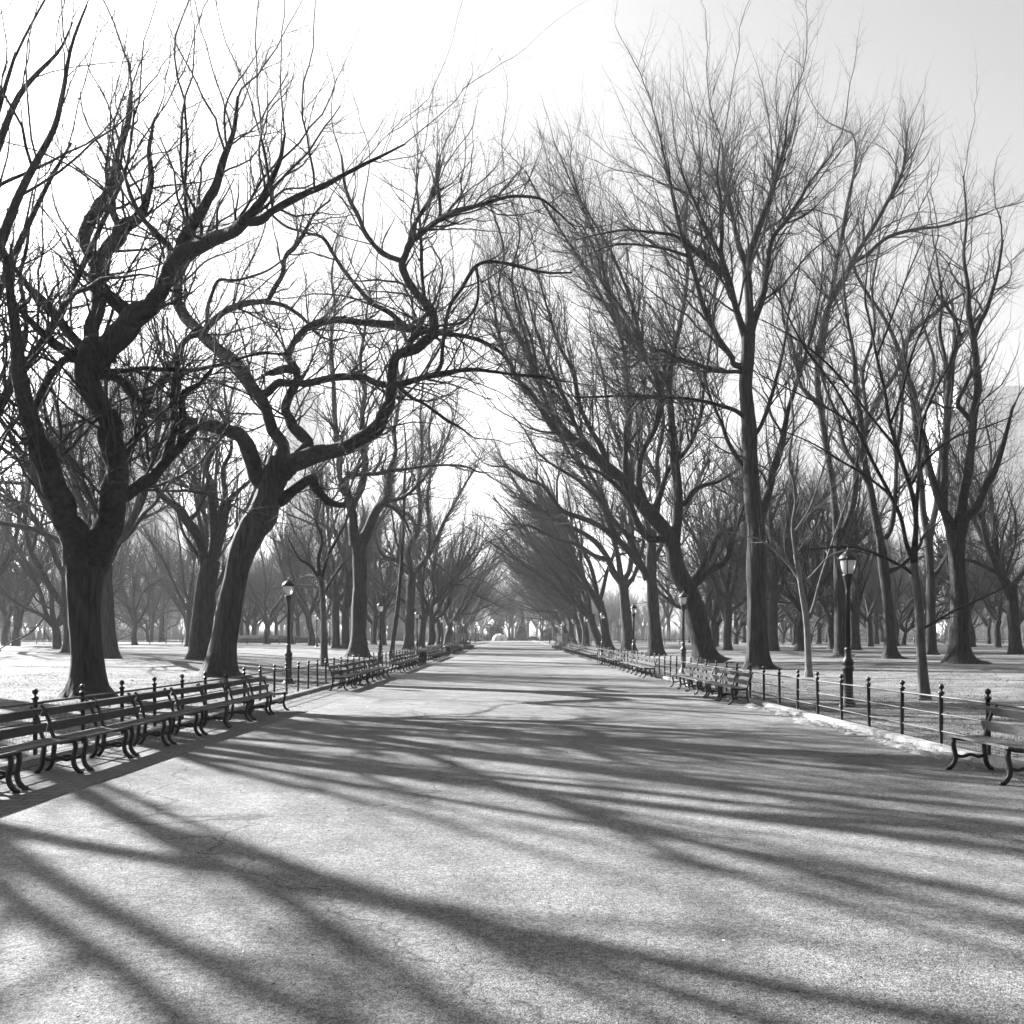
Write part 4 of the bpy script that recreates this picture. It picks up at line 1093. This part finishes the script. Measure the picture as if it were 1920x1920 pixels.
place_elm(PROTO_G[2], 9.2, 290, "small wide-armed bare tree right of centre at the far end", "elms at the far end", 1.0, .95)
place_elm(PROTO_G[0], -1.0, 335, "bare hazy tree closing the far end of the path", "elms at the far end", 2.0, 1.0)
place_elm(PROTO_G[4], 20, 318, "bare hazy tree behind the broad evergreen at the far end", "elms at the far end", .4, 1.0)

# rock outcrop on the left lawn and the far low fence
def rock(x, y, sx_, sy_, sz_, lab, seed):
    rng = np.random.default_rng(seed)
    n, k = 26, 10
    th = np.arange(n) * 2 * math.pi / n
    V = []
    for j in range(k):
        t = j / (k - 1)
        r = math.cos(t * math.pi / 2) ** 1.0 * (1 + .18 * np.sin(3 * th + seed + t * 2) + .1 * rng.normal(size=n)) + .02
        V.append(np.stack([sx_ * r * np.cos(th), sy_ * r * np.sin(th), np.full(n, sz_ * math.sin(t * math.pi / 2) - .2)], 1))
    V = np.concatenate(V)
    i = np.arange(k * n).reshape(k, n); j = np.roll(i, -1, 1)
    Q = np.stack([i[:-1], j[:-1], j[1:], i[1:]], -1).reshape(-1, 4)
    o = link("rock_outcrop", quads_mesh("rock_outcrop", V, Q, False), M_ROCK); o.location = (x, y, gzf(x, y))
    tag(o, lab, "rock")
rock(-48, 178, 12, 5, 1.7, "long low rock outcrop on the left lawn behind the distant elms", 3)
def low_fence(sx, y, x0, x1, lab):
    root = tag(empty("low_fence", (x0, y, gzf(x0, y))), lab, "fence", "low fences at the back of the lawns")
    z0 = gzf(x0, y); xs = np.arange(x0, x1, 2.6); pts = [(float(x - x0), 0, gzf(x, y) - z0) for x in xs]
    pm = MB(); pm.lathe([(.06, -.1), (.06, 1.0), (.09, 1.04), (.03, 1.1)], 8); me = pm.mesh("post", True)
    for p in pts: q = link("post", me, M_IRON, root); q.location = p
    for h in (.45, .85):
        m = MB(); m.tube([(a, b, c + h) for a, b, c in pts], .035, 6); m.build("rail", M_IRON, root)
low_fence(-1, 150, -92, -14, "low post-and-rail fence at the back of the left lawn")
low_fence(1, 165, 14, 100, "low post-and-rail fence at the back of the right lawn")

# hazy apartment towers beyond the park
def tower(name, x, y, wx, wy, h, steps, lab, seed):
    rng = np.random.default_rng(seed)
    o = tag(empty(name, (x, y, float(rise(y)))), lab, "building", "hazy tall buildings beyond the park")
    z = 0; cw, cd = wx, wy
    m = MB(); wins = []
    for i, (fr, k) in enumerate(steps):
        zt = h * fr; cw2, cd2 = wx * k, wy * k
        m.box((0, 0, (z + zt) / 2 - (1 if i == 0 else 0)), (cw2, cd2, zt - z)); m.box((0, 0, zt + .6), (cw2 + 1.2, cd2 + 1.2, 1.2))
        for zz in np.arange(z + 5, zt - 4, 4.4):
            for xx in np.arange(-cw2 / 2 + 3, cw2 / 2 - 2, 4.2): wins.append((xx, -cd2 / 2, zz))
        z = zt + 1.2
    m.build("wall", M_BUILD, o)
    P = np.array(wins); n = len(P)
    if n:
        b = np.array([(-.9, -.03, -1.2), (.9, -.03, -1.2), (.9, -.03, 1.2), (-.9, -.03, 1.2)])
        V = (P[:, None] + b[None]).reshape(-1, 3)
        pn = link("windows", quads_mesh("windows", V, np.arange(n * 4).reshape(n, 4), False), M_PANE, o)
        pn["kind"] = "stuff"
    m = MB(); m.lathe([(3, h), (3, h + 6), (3.3, h + 6.2), (.3, h + 9)], 12, (wx * .1, 0, 0)); m.build("water_tank", M_BUILD, o)
tower("apartment_tower", -338, 800, 92, 40, 226, [(.86, 1), (1, .75)], "tall hazy building in the left background behind the big elms", 1)
tower("apartment_tower", -177, 800, 26, 30, 210, [(.93, 1), (1, .8)], "slim hazy building right of the tall left one", 2)
tower("apartment_tower", 412, 800, 96, 40, 214, [(.9, 1), (1, .8)], "hazy building in the right background", 4)

# ------------------------------------------------------------------ ground cover: dry grass, leaves and grit
rngg = np.random.default_rng(9)
def scatter_quads(name, P, size, mtl, up=.0, aspect=.5):
    n = len(P)
    u = rngg.normal(size=(n, 3)); u[:, 2] = u[:, 2] * .25 + up; u = unit(u)
    v = unit(np.cross(u, rngg.normal(size=(n, 3))))
    s = size * rngg.uniform(.5, 1.3, (n, 1))
    V = np.stack([P - u * s * (0 if up else 1), P + v * s * aspect * .5 + u * s * .3, P + u * s, P - v * s * aspect * .5 + u * s * .3], 1).reshape(-1, 3)
    o = link(name, quads_mesh(name, V, np.arange(n * 4).reshape(n, 4), False), mtl)
    return tag(o, kind="stuff")
def lawn_pts(n, x0, x1, y0, y1):
    y = y0 + (y1 - y0) * rngg.uniform(0, 1, n) ** 1.6; x = rngg.uniform(x0, x1, n)
    return np.stack([x, y, gz(x, y)], 1)
P = np.concatenate([lawn_pts(60000, 6.95, 20, 8, 42), lawn_pts(60000, -20, -6.95, 8, 42)])
clump = np.sin(P[:, 0] * 2.1 + np.sin(P[:, 1] * 1.3) * 2) * np.sin(P[:, 1] * 1.7) > -.45
scatter_quads("grass", P[clump], .055, M_GRASS, .8, .18)
n = 5200
y = 9 + 70 * rngg.uniform(0, 1, n) ** 1.8; sgn = np.where(rngg.uniform(size=n) < .68, 1, -1)
x = sgn * (6.72 + np.abs(rngg.normal(size=n)) * .35 * np.where(rngg.uniform(size=n) < .5, 1, -.7))
scatter_quads("leaf_litter", np.stack([x, y, rise(y) + .02 + .06 * (np.abs(x) > 6.74) * (np.abs(x) < 6.95) + .035 * rngg.uniform(size=n)], 1), .035, M_LITTER)
n = 9000
y = 10 + 60 * rngg.uniform(0, 1, n) ** 1.5; x = rngg.uniform(7.2, 24, n) * np.where(rngg.uniform(size=n) < .5, 1, -1)
scatter_quads("lawn_leaves", np.stack([x, y, gz(x, y) + .03], 1), .04, M_BARK)
n = 8000
y = 3 + 47 * rngg.uniform(0, 1, n) ** 1.4; x = rngg.uniform(-6.6, 6.6, n)
scatter_quads("fallen_leaves", np.stack([x, y, rise(y) + .016], 1), .012, M_IRON)
# pale drifts of grit along the right kerb
mb = MB()
for i in range(46):
    yy = 14 + 17 * rngg.uniform(); xx = 6.62 + rngg.normal() * .16
    L, W, H = rngg.uniform(.25, .9), rngg.uniform(.1, .26), rngg.uniform(.02, .07)
    th = np.arange(12) * math.pi / 6
    rr = 1 + .25 * rngg.normal(size=12)
    v = [(xx, yy, float(rise(yy)) + .008 + H)] + [(xx + W * r * .55 * math.cos(t), yy + L * r * .55 * math.sin(t), float(rise(yy)) + .008 + H * .75) for t, r in zip(th, rr)] + [(xx + W * r * math.cos(t), yy + L * r * math.sin(t), float(rise(yy)) - .01) for t, r in zip(th, rr)]
    f = [(0, 1 + k, 1 + (k + 1) % 12) for k in range(12)] + [(1 + k, 13 + k, 13 + (k + 1) % 12, 1 + (k + 1) % 12) for k in range(12)]
    mb.add(v, f)
tag(mb.build("grit_drift", M_GRIT, None, True), kind="stuff")

# ------------------------------------------------------------------ air
HAZE = 0.0002
hz = MB(); hz.box((0, 600, 123), (2400, 1700, 250))
M_HAZE = bpy.data.materials.new("haze"); M_HAZE.use_nodes = True
_h = M_HAZE.node_tree; _h.nodes.remove(_h.nodes["Principled BSDF"])
_v = _h.nodes.new("ShaderNodeVolumePrincipled"); _v.inputs["Color"].default_value = (.9, .9, .9, 1); _v.inputs["Density"].default_value = HAZE; _v.inputs["Anisotropy"].default_value = .3
_h.links.new(_v.outputs[0], _h.nodes["Material Output"].inputs["Volume"])
ho = hz.build("haze", M_HAZE); tag(ho, kind="stuff")
